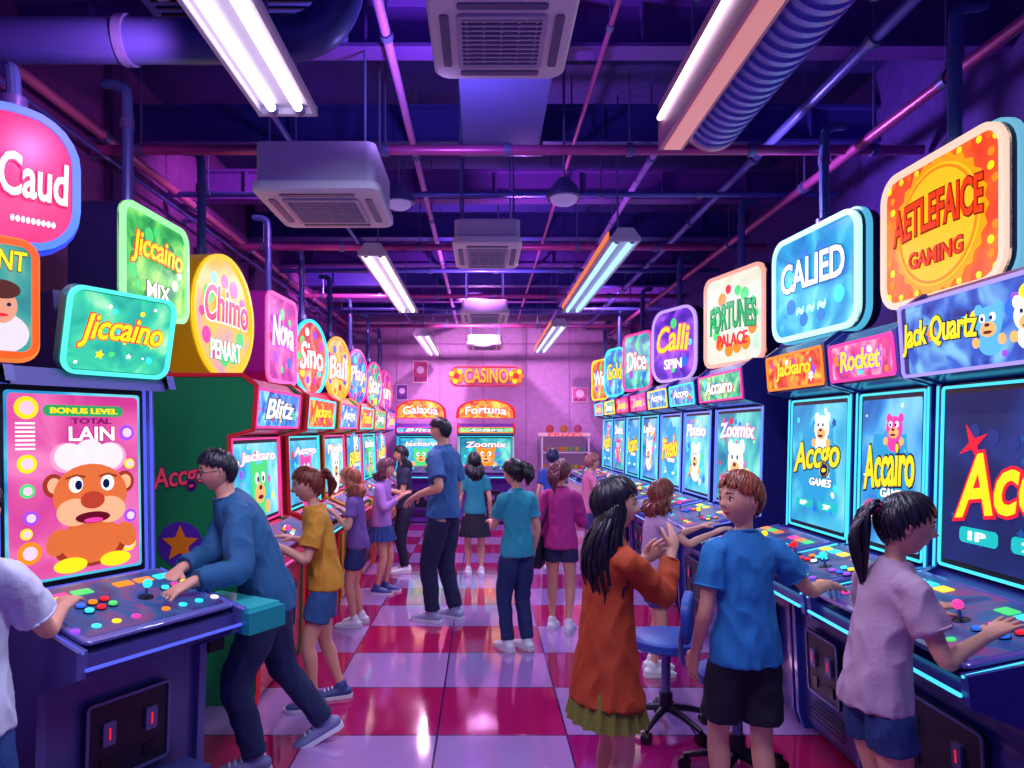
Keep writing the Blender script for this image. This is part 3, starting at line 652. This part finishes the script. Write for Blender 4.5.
def hair_mesh(o,Mh,hh,m,style,seed,L=.0,fr=88,tie=None,m2=None):
    rs=random.Random(seed); Rx,Ry,Rz=(DX+.005)*hh,(DY+.006)*hh,.50*hh; t=rad(112)
    c=V((cos(t),0,sin(t))); e1=V((sin(t),0,-cos(t))); e2=V((0,1,0)); m2=m2 or m
    def sf(th,az,l):
        d=c*cos(th)+(e1*cos(az)+e2*sin(az))*sin(th)
        k=1-(.30*max(0,-d.z-.1) if d.x<0 else 0)
        return Mh@V((d.x*Rx*l*k,d.y*Ry*l*(1-.12*max(0,-d.z)),d.z*Rz*l))
    sh=style=='short'
    T=[(0,fr),(30,fr+2),(55,fr+3),(72,84 if sh else 98),(88,80 if sh else 106),(100,94 if sh else 110),(120,106 if sh else 112),(180,116 if sh else 120)]
    if style=='pony': T=[(0,fr),(30,fr+2),(55,fr+4),(72,92),(88,88),(100,98),(120,108),(180,116)]
    TE=lambda az: rad(interp(T,abs((math.degrees(az)+180)%360-180)))
    n,k=56,14; vs=[sf(0,0,1.05)]
    for i in range(1,k+1):
        for j in range(n):
            az=2*pi*j/n; te=TE(az)*(.95+.03*sin(j*2.7)); vs.append(sf(te*i/k,az,1.045 if i<k else .93))
    fs=[(0,1+j,1+(j+1)%n) for j in range(n)]
    for i in range(k-1):
        for j in range(n): q=1+i*n; fs.append((q+j,q+n+j,q+n+(j+1)%n,q+(j+1)%n))
    o.add(vs,fs,m)
    down=V((0,0,-1)); back=(Mh.to_3x3()@V((-1,0,0))).normalized(); ctr=Mh@V((0,0,0))
    for i in range(190):
        az=rs.uniform(-pi,pi); te=TE(az); aa=abs(math.degrees(az))
        t0=rs.uniform(.02,.5)*te; t1=te*rs.uniform(.88,1.07); w=hh*rs.uniform(.024,.05); tw=rs.uniform(-.35,.35); lf=rs.uniform(.0,.06)
        if aa<50: tw+=.35
        pts=[];rd=[];sd=[]
        for q in range(7):
            u=q/6; th=t0+(t1-t0)*u; a2=az+tw*u*(1-u*.3)
            fl=.035*u*u if sh else 0
            p=sf(th,a2,1.035+lf*sin(pi*min(u*1.1,1))+fl+(.012 if u<.9 else -.005)); pts.append(p); rd.append((w*(.35+.65*sin(pi*(.15+.75*u))),hh*.014)); sd.append(sf(th,a2+.1,1)-sf(th,a2-.1,1))
        rd[-1]=(w*.12,hh*.006)
        if L and style=='long' and aa>78:
            rd[-1]=rd[-2]; base=pts[-1]; out=(base-ctr); out.z=0; out=out.normalized() if out.length>0 else back
            l=L*rs.uniform(.78,1.05); ph=rs.uniform(0,6)
            for q in range(1,11):
                u=q/10; wv=.012+.02*L
                p=base+down*l*u+out*(.018*sin(pi*u)+hh*.05*min(1,u*3))+back*(hh*.16*sin(pi*min(1,u*1.1)))+V((sin(ph+u*6),cos(ph+u*5),0))*wv*u
                pts.append(p); rd.append((w*1.25*(1-.8*u**3),hh*.026*(1-.5*u))); sd.append(sd[6])
        o.tube(pts,rd,m2 if i%3==0 else m,6,side=sd)
    if style=='long' and L:
        for az in [rad(a) for a in range(84,277,8)]:
            base=sf(TE(az)*.9,az,1.0); out=(base-ctr); out.z=0; out=out.normalized()
            U=[0,.2,.4,.6,.8,1]
            o.tube([base+down*L*.9*u+out*(.006+hh*.03*min(1,u*3))+back*(hh*.13*sin(pi*min(1,u*1.1))) for u in U],[(hh*.09*(1-.4*u),hh*.035) for u in U],m,8,side=out.cross(down))
    if style=='pony':
        b0=sf(rad(50),pi,1.03); u_=(b0-ctr).normalized()
        if tie: o.tube([b0+u_*hh*.0,b0+u_*hh*.06,b0+u_*hh*.10],[hh*.12,hh*.135,hh*.12],tie,14)
        for i in range(50):
            a=rs.uniform(0,6.28); r=hh*.12*sqrt(rs.random()); s1=V((-u_.y,u_.x,0)).normalized(); s2=u_.cross(s1)
            of=s1*cos(a)*r+s2*sin(a)*r; l=L*rs.uniform(.8,1.08); pts=[];rd=[]
            for q in range(10):
                u=q/9; sp=.7+1.6*sin(pi*min(1,u*1.1))
                p=b0+of*sp+u_*(hh*.34*min(1,u*2.6)-hh*.16*max(0,u-.4))+down*(l*max(0,u-.08)**1.2)
                pts.append(p); rd.append(hh*.045*(.6+.5*sin(pi*u))*(1-.8*u**3))
            o.tube(pts,[(x*1.3,x*.7) for x in rd],m2 if i%3==0 else m,6)
def hand_mesh(W,d,n,t,Ls,curl,vox,grip=0):
    h=MB(); d=d.normalized(); n=(n-d*n.dot(d)).normalized(); t=(t-d*t.dot(d)-n*t.dot(n)).normalized()
    h.tube([W-d*.14*Ls,W,W+d*.2*Ls,W+d*.42*Ls,W+d*.52*Ls],[(.15*Ls,.12*Ls),(.16*Ls,.115*Ls),(.21*Ls,.12*Ls),(.235*Ls,.10*Ls),(.2*Ls,.07*Ls)],TMP,12,side=t)
    for i,(off,ln) in enumerate(((.19,.43),(.066,.49),(-.06,.45),(-.185,.35))):
        p=W+d*(.46-.03*abs(i-1))*Ls+t*off*Ls; dr=(d+t*(off*.9)).normalized(); pts=[p-dr*.1*Ls,p]
        for j,f in enumerate((.42,.32,.26)):
            ang2=curl*(.55+.35*j)*(1+.12*i); dr2=dr*cos(ang2)+n*sin(ang2); p=p+dr2*ln*f*Ls; pts.append(p)
        h.tube(pts,[.058*Ls,.054*Ls,.05*Ls,.045*Ls,.035*Ls],TMP,10)
    p=W+d*.16*Ls+t*.15*Ls; pts=[p]
    for k_,f in enumerate((.18,.17,.14)):
        dr=(d*(.55+.25*k_)+t*(.75-.2*k_)+n*(.25+.1*k_)).normalized(); p=p+dr*f*Ls; pts.append(p)
    h.tube(pts,[.085*Ls,.07*Ls,.058*Ls,.042*Ls],TMP,10)
    return remesh(h,vox,1)
def person(name,X,Y,hd,H,hh,lean=3,hyaw=0,hpitch=0,hands=(None,None),feet=((0.02,.07,0,0),(-.02,-.07,0,0)),pel=(0,0),shirt=None,bottom=None,hair=None,shoes='#f0f0ff',vox=.007,skin=SK,eye='#3a2418',roll=0,glasses=False,ts=.97,curl=(.35,.35),bag=False,build=.88,shyaw=0,poles=(None,None),hn=(None,None)):
    hh*=.94
    sk=mat(skin,.5,bump=.05,bs=90); hd=rad(hd); Rz=Matrix.Rotation(-hd,3,'Z')
    def loc(w): return Rz@(V(w)-V((X,Y,0)))
    root=bpy.data.objects.new(name,None); COL.objects.link(root); root.location=(X,Y,0); root.rotation_euler=(0,0,hd); root.empty_display_size=.1
    P=V((pel[0],0,.518*H+pel[1])); dr=lambda a: V((sin(rad(a)),0,cos(rad(a))))
    K=[(-.3,P-V((0,0,.3*H))),(0,P),(.13,P+dr(lean*.6)*.13*ts*H)]; 
    K.append((.23,K[-1][1]+dr(lean)*.10*ts*H)); K.append((.33,K[-1][1]+dr(lean*1.25)*.10*ts*H))
    def sp(s):
        for (a,p),(b,q) in zip(K,K[1:]):
            if s<=b: return p.lerp(q,(s-a)/(b-a))
        return K[-1][1]+(K[-1][1]-K[-2][1]).normalized()*(s-.33)*H
    sv=lambda s: Matrix.Rotation(rad(shyaw)*max(0,min(1,s/.25)),3,'Z')@V((0,1,0))
    B=build
    def torso(o,secs,add=0,mul=1,n=24):
        A=catmull([[*sp(s),a*H*B*mul+add,b*H*B*mul+add,s] for s,a,b in secs],4)
        o.tube([q[:3] for q in A],[(q[3],q[4]) for q in A],TMP,n,side=[sv(q[5]) for q in A],cap=False)
    N=sp(.315); nd=dr(lean*.8)
    hfw=Matrix.Rotation(rad(hyaw),3,'Z')@V((cos(rad(hpitch)),0,-sin(rad(hpitch)))); hfw.normalize()
    left=V((0,0,1)).cross(hfw).normalized(); up=hfw.cross(left); 
    if roll: q=Matrix.Rotation(rad(roll),3,hfw); left=q@left; up=q@up
    hc=N+nd*.027*H+up*hh*.47+hfw*hh*.06
    Mh=Matrix(((hfw.x,left.x,up.x,hc.x),(hfw.y,left.y,up.y,hc.y),(hfw.z,left.z,up.z,hc.z),(0,0,0,1)))
    shj=[];elb=[];wr=[]
    la,lf=.16*H,.138*H
    for i,s in enumerate((1,-1)):
        sj=sp(.265)+sv(.27)*s*.096*H*B
        if hands[i] is None: tg=sj+V((.05*H,s*.045*H,-.325*H)); pole=V((-1,s*.3,0))
        else: tg=loc(hands[i]); pole=V((-.35,s*.45,-1)) if poles[i] is None else Rz@V(poles[i])
        e,tt=ik(sj,tg,la,lf+.045*H,pole); w=e+(tt-e).normalized()*lf
        shj.append(sj);elb.append(e);wr.append(w)
    hip=[];kn=[];an=[]; fd=[]
    for i,s in enumerate((1,-1)):
        hj=P+V((0,s*.046*H,-.02*H)); f=feet[i]
        a0=V((f[0],f[1],.055*H+f[2])); k_,a_=ik(hj,a0,.236*H,.214*H,V((1,s*.12,0)))
        hip.append(hj);kn.append(k_);an.append(a_); fd.append(rad(f[3]))
    o=MB()
    torso(o,[(-.03,.065,.05),(.0,.082,.058),(.06,.074,.054),(.12,.066,.048),(.18,.076,.054),(.24,.086,.055),(.28,.075,.046),(.305,.045,.036),(.325,.03,.03)])
    o.tube([sp(.28),N,hc-up*hh*.2-hfw*hh*.08],[.034*H*B,.028*H*B,.029*H*B],TMP,16)
    for i in(0,1):
        s=1-2*i
        A=catmull([[*p,r] for p,r in ((sp(.262)+sv(.27)*s*.05*H,.034*H),(shj[i],.029*H),(shj[i].lerp(elb[i],.5),.025*H),(elb[i],.0205*H),(elb[i].lerp(wr[i],.3),.0215*H),(wr[i],.0145*H))],4)
        o.tube([q[:3] for q in A],[q[3]*(.5+.5*B) for q in A],TMP,14)
        A=catmull([[*p,r] for p,r in ((hip[i],.05*H),(hip[i].lerp(kn[i],.45),.045*H),(kn[i],.032*H),(kn[i].lerp(an[i],.3),.033*H),(kn[i].lerp(an[i],.75),.021*H),(an[i],.019*H),(an[i]-V((0,0,.02*H)),.02*H))],4)
        o.tube([q[:3] for q in A],[q[3]*(.4+.6*B) for q in A],TMP,16)
    vs,fs=remesh(o,vox,5)
    body=MB(); body.add(vs,fs,sk)
    fine=H*.0022 if vox<.009 else .005
    for i in(0,1):
        s=1-2*i; d=(wr[i]-elb[i]).normalized()
        if hands[i] is None: n=V((.2,-s,0)); t=V((1,0,0))
        elif hn[i] is not None: n=Rz@V(hn[i][0]); t=Rz@V(hn[i][1])
        else:
            n=V((0,0,-1)); t=V((.2,-s,0))
            if abs(d.z)>.75: n=V((.3,-s*.8,0)); t=V((1,0,.0))
            else: d=(d+V((0,0,-.25 if d.z<0 else 0))).normalized()
        a,b=hand_mesh(wr[i],d,n,t,.108*H,curl[i],fine); body.add(a,b,sk)
    hm=mat(hair[1],.34,bump=.25,bs=40)
    hl=mat('#%02x%02x%02x'%tuple(min(255,int(int(hair[1][i:i+2],16)*1.25+10)) for i in(1,3,5)),.3)
    head_mesh(body,Mh,hh,sk,mat('#b84a58',.4),eye,hm)
    body.build('body',parent=root,smooth=180,fix=True)
    def cuff(c,p,d,r,m):
        d=d.normalized(); a=d.orthogonal().normalized(); b=d.cross(a)
        c.tube([p+a*cos(q)*r+b*sin(q)*r for q in [2*pi*j/20 for j in range(21)]],[.005]*21,m,6,side=d,cap=False)
    if shirt:
        sm_=mat(shirt['c'],.75,bump=.2,bs=70); o=MB(); hem=shirt.get('hem',-.02); lo=shirt.get('loose',1.0)
        if hem<-.06: secs=[(hem,.135*lo,.105*lo),(hem/2,.12*lo,.092*lo),(.02,.104*lo,.078*lo),(.10,.09*lo,.067*lo)]
        else: secs=[(hem,.107*lo,.082*lo),(hem*.3,.104*lo,.08*lo),(.03,.099*lo,.075*lo),(.07,.092*lo,.068*lo),(.11,.085*lo,.063*lo)]
        secs+=[(.18,.086*lo,.062*lo),(.24,.092,.062),(.285,.08,.052),(.31,.05,.042),(.322,.036,.036)]
        torso(o,secs,.007)
        fr=shirt.get('sleeve',.55); ends=[]
        for i in(0,1):
            s=1-2*i; a=sp(.262)+sv(.27)*s*.05*H; 
            if fr<=1: e=shj[i].lerp(elb[i],fr); pts=[(a,.040*H),(shj[i],.037*H),(shj[i].lerp(e,.5),.037*H),(e,.039*H)]; ed=e-shj[i]
            else: e=elb[i].lerp(wr[i],fr-1); pts=[(a,.040*H),(shj[i],.036*H),(shj[i].lerp(elb[i],.5),.033*H),(elb[i],.030*H),(elb[i].lerp(e,.5),.028*H),(e,.024*H)]; ed=e-elb[i]
            wd=shirt.get('sw',1.0); ends.append((e,ed,pts[-1][1]*wd*B**.5))
            A=catmull([[*p,r*(1 if q<2 else wd)] for q,(p,r) in enumerate(pts)],4); o.tube([q[:3] for q in A],[q[3]*B**.5 for q in A],TMP,16,cap=False)
        vs,fs=remesh(o,vox,3,.007 if vox<.009 else .003); c=MB(); c.add(vs,fs,sm_)
        nn=sp(.318); ring=[nn+sv(.3)*cos(a)*.04*H*B+V((sin(a)*.038*H*B,0,-.008*H*sin(a))) for a in [2*pi*j/20 for j in range(21)]]
        c.tube(ring,[.0055]*21,sm_,6,side=V((0,0,1)),cap=False)
        if vox<.009:
            for e,ed,r in ends: cuff(c,e-ed.normalized()*.006,ed,r*.97,sm_)
        c.build('shirt' if fr<=1.2 else 'sweater',parent=root,smooth=180)
    if bottom:
        k_=bottom['k']; bm_=mat(bottom['c'],.8,bump=.25,bs=90,var=.12); c=MB()
        if k_ in('pants','shorts'):
            o=MB(); torso(o,[(-.045,.07,.058),(-.02,.088,.066),(.01,.087,.064),(.04,.080,.058),(.06,.074,.054)],.002)
            for i in(0,1):
                hj=hip[i]-V((0,0,.008*H))
                if k_=='pants':
                    pts=[(hj,.052*H),(hip[i].lerp(kn[i],.25),.055*H),(hip[i].lerp(kn[i],.5),.052*H),(kn[i],.043*H),(kn[i].lerp(an[i],.5),.038*H),(an[i],.034*H)]
                else:
                    f=bottom.get('f',.6); e=hip[i].lerp(kn[i],f); pts=[(hj,.052*H),(hip[i].lerp(e,.4),.057*H),(e,.059*H)]
                A=catmull([[*p,r] for p,r in pts],4); o.tube([q[:3] for q in A],[q[3]*(.3+.7*B)+.003 for q in A],TMP,18,cap=False)
            vs,fs=remesh(o,vox,3,.005 if vox<.009 else .003); c.add(vs,fs,bm_); c.build('trousers' if k_=='pants' else 'shorts',parent=root,smooth=180)
        else:
            ln=bottom.get('len',.2); fl=bottom.get('fl',.05); n=108; vs=[];rows=10
            for r in range(rows+1):
                u=r/rows; s=.03-u*(ln+.03); ct=sp(s); a=(.086*B+fl*u)*H; b=(.064*B+fl*u)*H
                for j in range(n):
                    ph=2*pi*j/n; w=1+.06*u*cos(ph*18); vs.append((ct.x+b*w*cos(ph),a*w*sin(ph),ct.z))
            fs=[(r*n+j,r*n+(j+1)%n,(r+1)*n+(j+1)%n,(r+1)*n+j) for r in range(rows) for j in range(n)]; fs.append(tuple(range(n)))
            c.add(vs,fs,bm_); c.build('skirt',parent=root,smooth=180)
    c=MB(); hair_mesh(c,Mh,hh,hm,hair[0],int(X*100+Y*10),hair[2] if len(hair)>2 else 0,hair[3] if len(hair)>3 else 88,mat(hair[4],.5) if len(hair)>4 else None,hl); c.build('hair',parent=root,smooth=180)
    c=MB(); shm=mat(shoes,.5); sol=mat('#e8e4f4',.5)
    for i in(0,1):
        a=an[i]; y=fd[i]; pt=feet[i][4] if len(feet[i])>4 else 0
        M=Matrix.Translation(a)@Matrix.Rotation(y,4,'Z')@Matrix.Rotation(rad(pt),4,'Y')
        o=MB(); q=H
        o.tube([(-.03*q,0,-.03*q),(.0,0,-.028*q),(.04*q,0,-.033*q),(.08*q,0,-.038*q),(.105*q,0,-.04*q)],[(.026*q,.02*q),(.028*q,.026*q),(.03*q,.021*q),(.032*q,.015*q),(.024*q,.010*q)],TMP,14,side=V((0,1,0)))
        o.tube([(0,0,-.03*q),(-.003*q,0,.0)],[.027*q,.026*q],TMP,14)
        vs,fs=remesh(o,min(vox,.007),2); c.add(vs,fs,shm,M)
        P_=[(.122*q,0),(.112*q,.022*q),(.08*q,.034*q),(.03*q,.028*q),(-.03*q,.027*q),(-.05*q,.014*q),(-.05*q,-.014*q),(-.03*q,-.027*q),(.03*q,-.028*q),(.08*q,-.034*q),(.112*q,-.022*q)]
        c.extr(P_,-.0545*q,-.041*q,sol,M)
        for k2 in range(3): c.tube([(.035*q+k2*.016*q,-.014*q,-.012*q-k2*.004*q),(.035*q+k2*.016*q,.014*q,-.012*q-k2*.004*q)],[.003*q]*2,sol,6,M=M)
    c.build('shoes',parent=root,smooth=45)
    if glasses:
        c=MB()
        for s in(-1,1):
            R_=[(.40*hh,s*.13*hh+.085*hh*cos(a),.008*hh+.065*hh*sin(a)) for a in [2*pi*j/20 for j in range(21)]]
            c.tube(R_,[.009*hh]*21,BLACK,6,side=V((1,0,0)),M=Mh,cap=False); c.tube([(.395*hh,s*.215*hh,.02*hh),(.2*hh,s*.35*hh,.02*hh),(-.02*hh,s*.375*hh,.02*hh)],[.008*hh]*3,BLACK,6,M=Mh)
        c.tube([(.40*hh,-.045*hh,.02*hh),(.425*hh,0,.03*hh),(.40*hh,.045*hh,.02*hh)],[.009*hh]*3,BLACK,6,M=Mh); c.build('glasses',parent=root)
    if bag:
        c=MB(); bmx=mat('#17152e',.5); c.plate(.24,.26,.1,.05,bmx,Matrix.Translation((.02,.19,.62))@Matrix.Rotation(pi/2,4,'X'),-.05,ch=.015)
        c.tube(catmull([(.1,.19,.74),(.05,.16,.95),(.0,.12,1.1),(-.04,.1,.95),(-.08,.19,.74)],5),[.01]*21,bmx,6); c.build('shoulder_bag',parent=root)
    return root
BLK='#14101f'
person('girl',.48,2.72,24,1.43,.222,2,-34,4,hands=((.74,3.0,1.08),(.78,2.86,1.15)),shirt=dict(c='#b8441e',sleeve=1.8,hem=-.125,loose=.97,sw=1.15),bottom=dict(k='skirt',c='#7a7a30',len=.18,fl=.045),hair=('long',BLK,.34,82),shoes='#3a2a5a',vox=.006,feet=((.02,.07,0,0),(-.04,-.06,0,0)),hn=(((0,-.8,-.3),(-.5,0,.7)),((-.6,.8,0),(-.5,0,.8))),curl=(.4,.4))
person('boy',1.03,2.75,94,1.45,.225,2,108,2,hands=(None,(1.50,2.98,.95)),shirt=dict(c='#1f7ac0',sleeve=.62,hem=-.04,loose=1.02,sw=1.1),bottom=dict(k='shorts',c='#1c1a30',f=.78),hair=('short','#7a3420',0,82),shoes='#4a6ad0',vox=.006,feet=((.03,.08,0,0),(-.06,-.07,0,0)),build=.84)
person('girl',1.31,2.34,4,1.41,.22,10,-22,10,hands=((1.66,2.55,.96),(1.66,2.24,.97)),shirt=dict(c='#c09ab8',sleeve=.6,hem=-.03,loose=1.02,sw=1.15),bottom=dict(k='shorts',c='#24407a',f=.42),hair=('pony',BLK,.34,82,'#e0407a'),shoes='#f0f0ff',vox=.006,curl=(.25,.12),build=.82)
person('man',-1.06,3.38,202,1.62,.21,24,8,10,hands=((-1.26,2.84,.96),(-1.36,3.02,.97)),shirt=dict(c='#1f5f90',sleeve=1.85,hem=-.035,loose=1.0,sw=1.2),bottom=dict(k='pants',c='#1b2a56'),hair=('short',BLK,0,82),shoes='#7a7ab0',vox=.006,feet=((.05,.10,0,0),(-.30,-.12,.03,0,22)),pel=(-.02,-.03),glasses=True,ts=1.0,build=.98)
person('girl',-.93,4.1,196,1.41,.22,9,4,10,hands=((-1.22,3.93,.98),(-1.2,4.22,.96)),shirt=dict(c='#d8962c',sleeve=.7,hem=-.03,loose=1.02,sw=1.15),bottom=dict(k='shorts',c='#2f5a94',f=.6),hair=('pony','#6a2c1e',.16,82,'#c03a5a'),shoes='#3a4a8a',vox=.007,feet=((.06,.07,0,0),(-.10,-.07,0,0)),pel=(0,-.005))
person('man',-1.55,2.06,90,1.48,.2,5,-2,10,hands=(None,(-1.47,2.48,1.0)),shirt=dict(c='#d0d8f0',sleeve=.7,hem=-.04,loose=1.0,sw=1.1),bottom=dict(k='pants',c='#1f4a8a'),hair=('short',BLK,0,84),vox=.008,ts=1.0,build=.95)
person('man',-.33,5.9,155,1.75,.22,1,14,6,hands=((-.60,5.78,1.04),None),shirt=dict(c='#2f62a0',sleeve=.75,hem=-.02,loose=.94,sw=1.15),bottom=dict(k='pants',c='#1d2450'),hair=('short',BLK,0,84),shoes='#a0a0c8',vox=.008,ts=1.0,build=.97,feet=((.06,.09,0,0),(-.06,-.09,0,-10)))
person('girl',.25,5.1,120,1.41,.21,2,20,6,hands=((.06,5.4,.9),None),shirt=dict(c='#2aa0b8',sleeve=.6,hem=-.03,loose=.96),bottom=dict(k='pants',c='#1d2f66'),hair=('pony',BLK,.16,86,BLK),vox=.008)
person('girl',.62,5.6,75,1.38,.21,2,-20,4,hands=(None,(.75,5.85,.95)),shirt=dict(c='#c02a90',sleeve=1.8,hem=-.04,loose=1.02,sw=1.15),bottom=dict(k='shorts',c='#2a3060',f=.4),hair=('pony','#6a3040',.22,86,'#c03a5a'),vox=.008,bag=True)
person('girl',-1.0,6.9,350,1.34,.205,3,0,8,hands=((-.78,7.0,.98),(-.76,6.8,.98)),shirt=dict(c='#b07ad0',sleeve=1.8,hem=-.03,loose=.98),bottom=dict(k='skirt',c='#24408a',len=.13),hair=('long','#5a2a40',.08,86),shoes='#3a4a9a',vox=.010)
person('woman',-.88,7.9,200,1.46,.205,3,0,8,hands=((-1.15,7.8,.95),None),shirt=dict(c='#2a2a50',sleeve=.6,hem=-.03,loose=.96),bottom=dict(k='pants',c='#1a1a3c'),hair=('long',BLK,.22,84),vox=.011)
person('girl',-1.03,5.75,182,1.31,.205,5,0,8,hands=((-1.24,5.65,.97),(-1.24,5.85,.97)),shirt=dict(c='#7a5ab0',sleeve=.6,hem=-.03,loose=.98),bottom=dict(k='shorts',c='#2a3a7a',f=.6),hair=('long','#a05a40',.12,86),vox=.010)
person('girl',-.09,7.7,95,1.37,.205,2,10,4,hands=(None,None),shirt=dict(c='#1f8aa0',sleeve=.6,hem=-.02,loose=.96),bottom=dict(k='skirt',c='#17152e',len=.2),hair=('long',BLK,.2,84),vox=.011)
person('boy',.84,8.5,80,1.39,.21,3,0,4,shirt=dict(c='#2a4ab0',sleeve=.6,hem=-.03,loose=.98),bottom=dict(k='pants',c='#1d2450'),hair=('short','#1c2048'),vox=.012)
person('girl',1.2,8.0,10,1.35,.21,4,10,8,hands=((1.52,8.1,.97),(1.52,7.85,.97)),shirt=dict(c='#d070a0',sleeve=.6,hem=-.03,loose=.98),bottom=dict(k='shorts',c='#2a3a7a',f=.6),hair=('short','#8a4a50'),vox=.012)
person('girl',1.12,4.62,5,1.28,.21,5,10,10,hands=((1.52,4.7,.97),(1.52,4.45,.97)),shirt=dict(c='#c8a0d0',sleeve=.6,hem=-.03,loose=.98),bottom=dict(k='shorts',c='#3a3a8a',f=.6),hair=('long','#7a3a30',.1,86),vox=.009)

# ---------------- lights
def area(n,loc,rot,sx,sy,p,c):
    l=bpy.data.lights.new(n,'AREA'); l.shape='RECTANGLE'; l.size=sx; l.size_y=sy; l.energy=p; l.color=c
    o=bpy.data.objects.new(n,l); COL.objects.link(o); o.location=loc; o.rotation_euler=[rad(a) for a in rot]; return o
for x,y,l,c,p in((-.82,2.0,1.6,(.8,.72,1),38),(-.84,6.6,2.4,(1,.62,.98),58),(-.86,11.1,2.4,(1,.5,.88),55),(1.0,6.4,2.8,(.6,.7,1),50),(.98,10.4,2.8,(1,.55,.98),48)):
    area('fluorescent_lamp',(x,y,2.9),(0,0,0),.12,l,p,c)
area('strip_lamp',(.9,2.3,2.93),(0,0,0),.07,2.0,34,(.7,.75,1))
def spot(n,loc,tgt,p,c,sz=70,r=.05):
    l=bpy.data.lights.new(n,'SPOT'); l.energy=p; l.color=c; l.spot_size=rad(sz); l.spot_blend=.8; l.shadow_soft_size=r
    o=bpy.data.objects.new(n,l); COL.objects.link(o); o.location=loc; o.rotation_euler=(V(tgt)-V(loc)).to_track_quat('-Z','Y').to_euler()
spot('wall_wash_fill',(-.2,10.6,3.6),(.1,13,2.4),330,(1,.5,.85),100)  # added pink fill for the glow on the back wall, no fixture modelled
spot('wall_wash_fill',(1.6,9.6,3.5),(2.75,12,2.6),130,(1,.38,.95),110)  # side wall washes from here on are added fills without fixtures
spot('wall_wash_fill',(-1.4,8.6,3.5),(-2.45,10.5,2.8),140,(1,.32,.85),110)
spot('wall_wash_fill',(-1.2,5.2,3.6),(-2.45,6.2,2.8),120,(.9,.28,.85),110)
spot('wall_wash_fill',(-1.2,2.6,3.0),(-2.45,2.9,3.3),50,(.95,.3,.8),130)
spot('wall_wash_fill',(1.6,4.6,3.1),(2.75,4.2,3.3),50,(.6,.35,1),130)
spot('ceiling_up_fill',(0,7.5,3.0),(0,8.0,4.1),100,(.75,.28,1),150)  # added upward fills that bring out beams and pipes, not real lamps
spot('ceiling_up_fill',(-.2,3.4,2.95),(-.2,3.6,4.1),60,(.5,.32,1),160)
spot('ceiling_up_fill',(.3,5.6,2.95),(.3,5.8,4.1),65,(.85,.28,.95),160)
spot('ceiling_up_fill',(0,11,2.9),(0,11,4.1),95,(1,.32,.85),150)
spot('green_cabinet_fill',(-.1,3.0,3.3),(-1.75,4.1,1.2),90,(.7,.85,1),60)  # added fill to brighten the green cabinet, no track lamp hangs here
w=bpy.data.worlds.new('world'); S.world=w; w.use_nodes=True; bg=w.node_tree.nodes['Background']; bg.inputs[0].default_value=lin('#7466f0'); bg.inputs[1].default_value=.6
cam=bpy.data.cameras.new('camera'); co=bpy.data.objects.new('camera',cam); COL.objects.link(co)
co.location=(0,0,1.6); co.rotation_euler=(rad(90),0,0); cam.sensor_width=36; cam.lens=700/1024*36; cam.shift_x=29/1024; cam.shift_y=46/1024; cam.clip_start=.05
S.camera=co
S.view_settings.view_transform='Standard'
print('objs',len(bpy.data.objects),'verts',sum(len(m.vertices) for m in bpy.data.meshes))
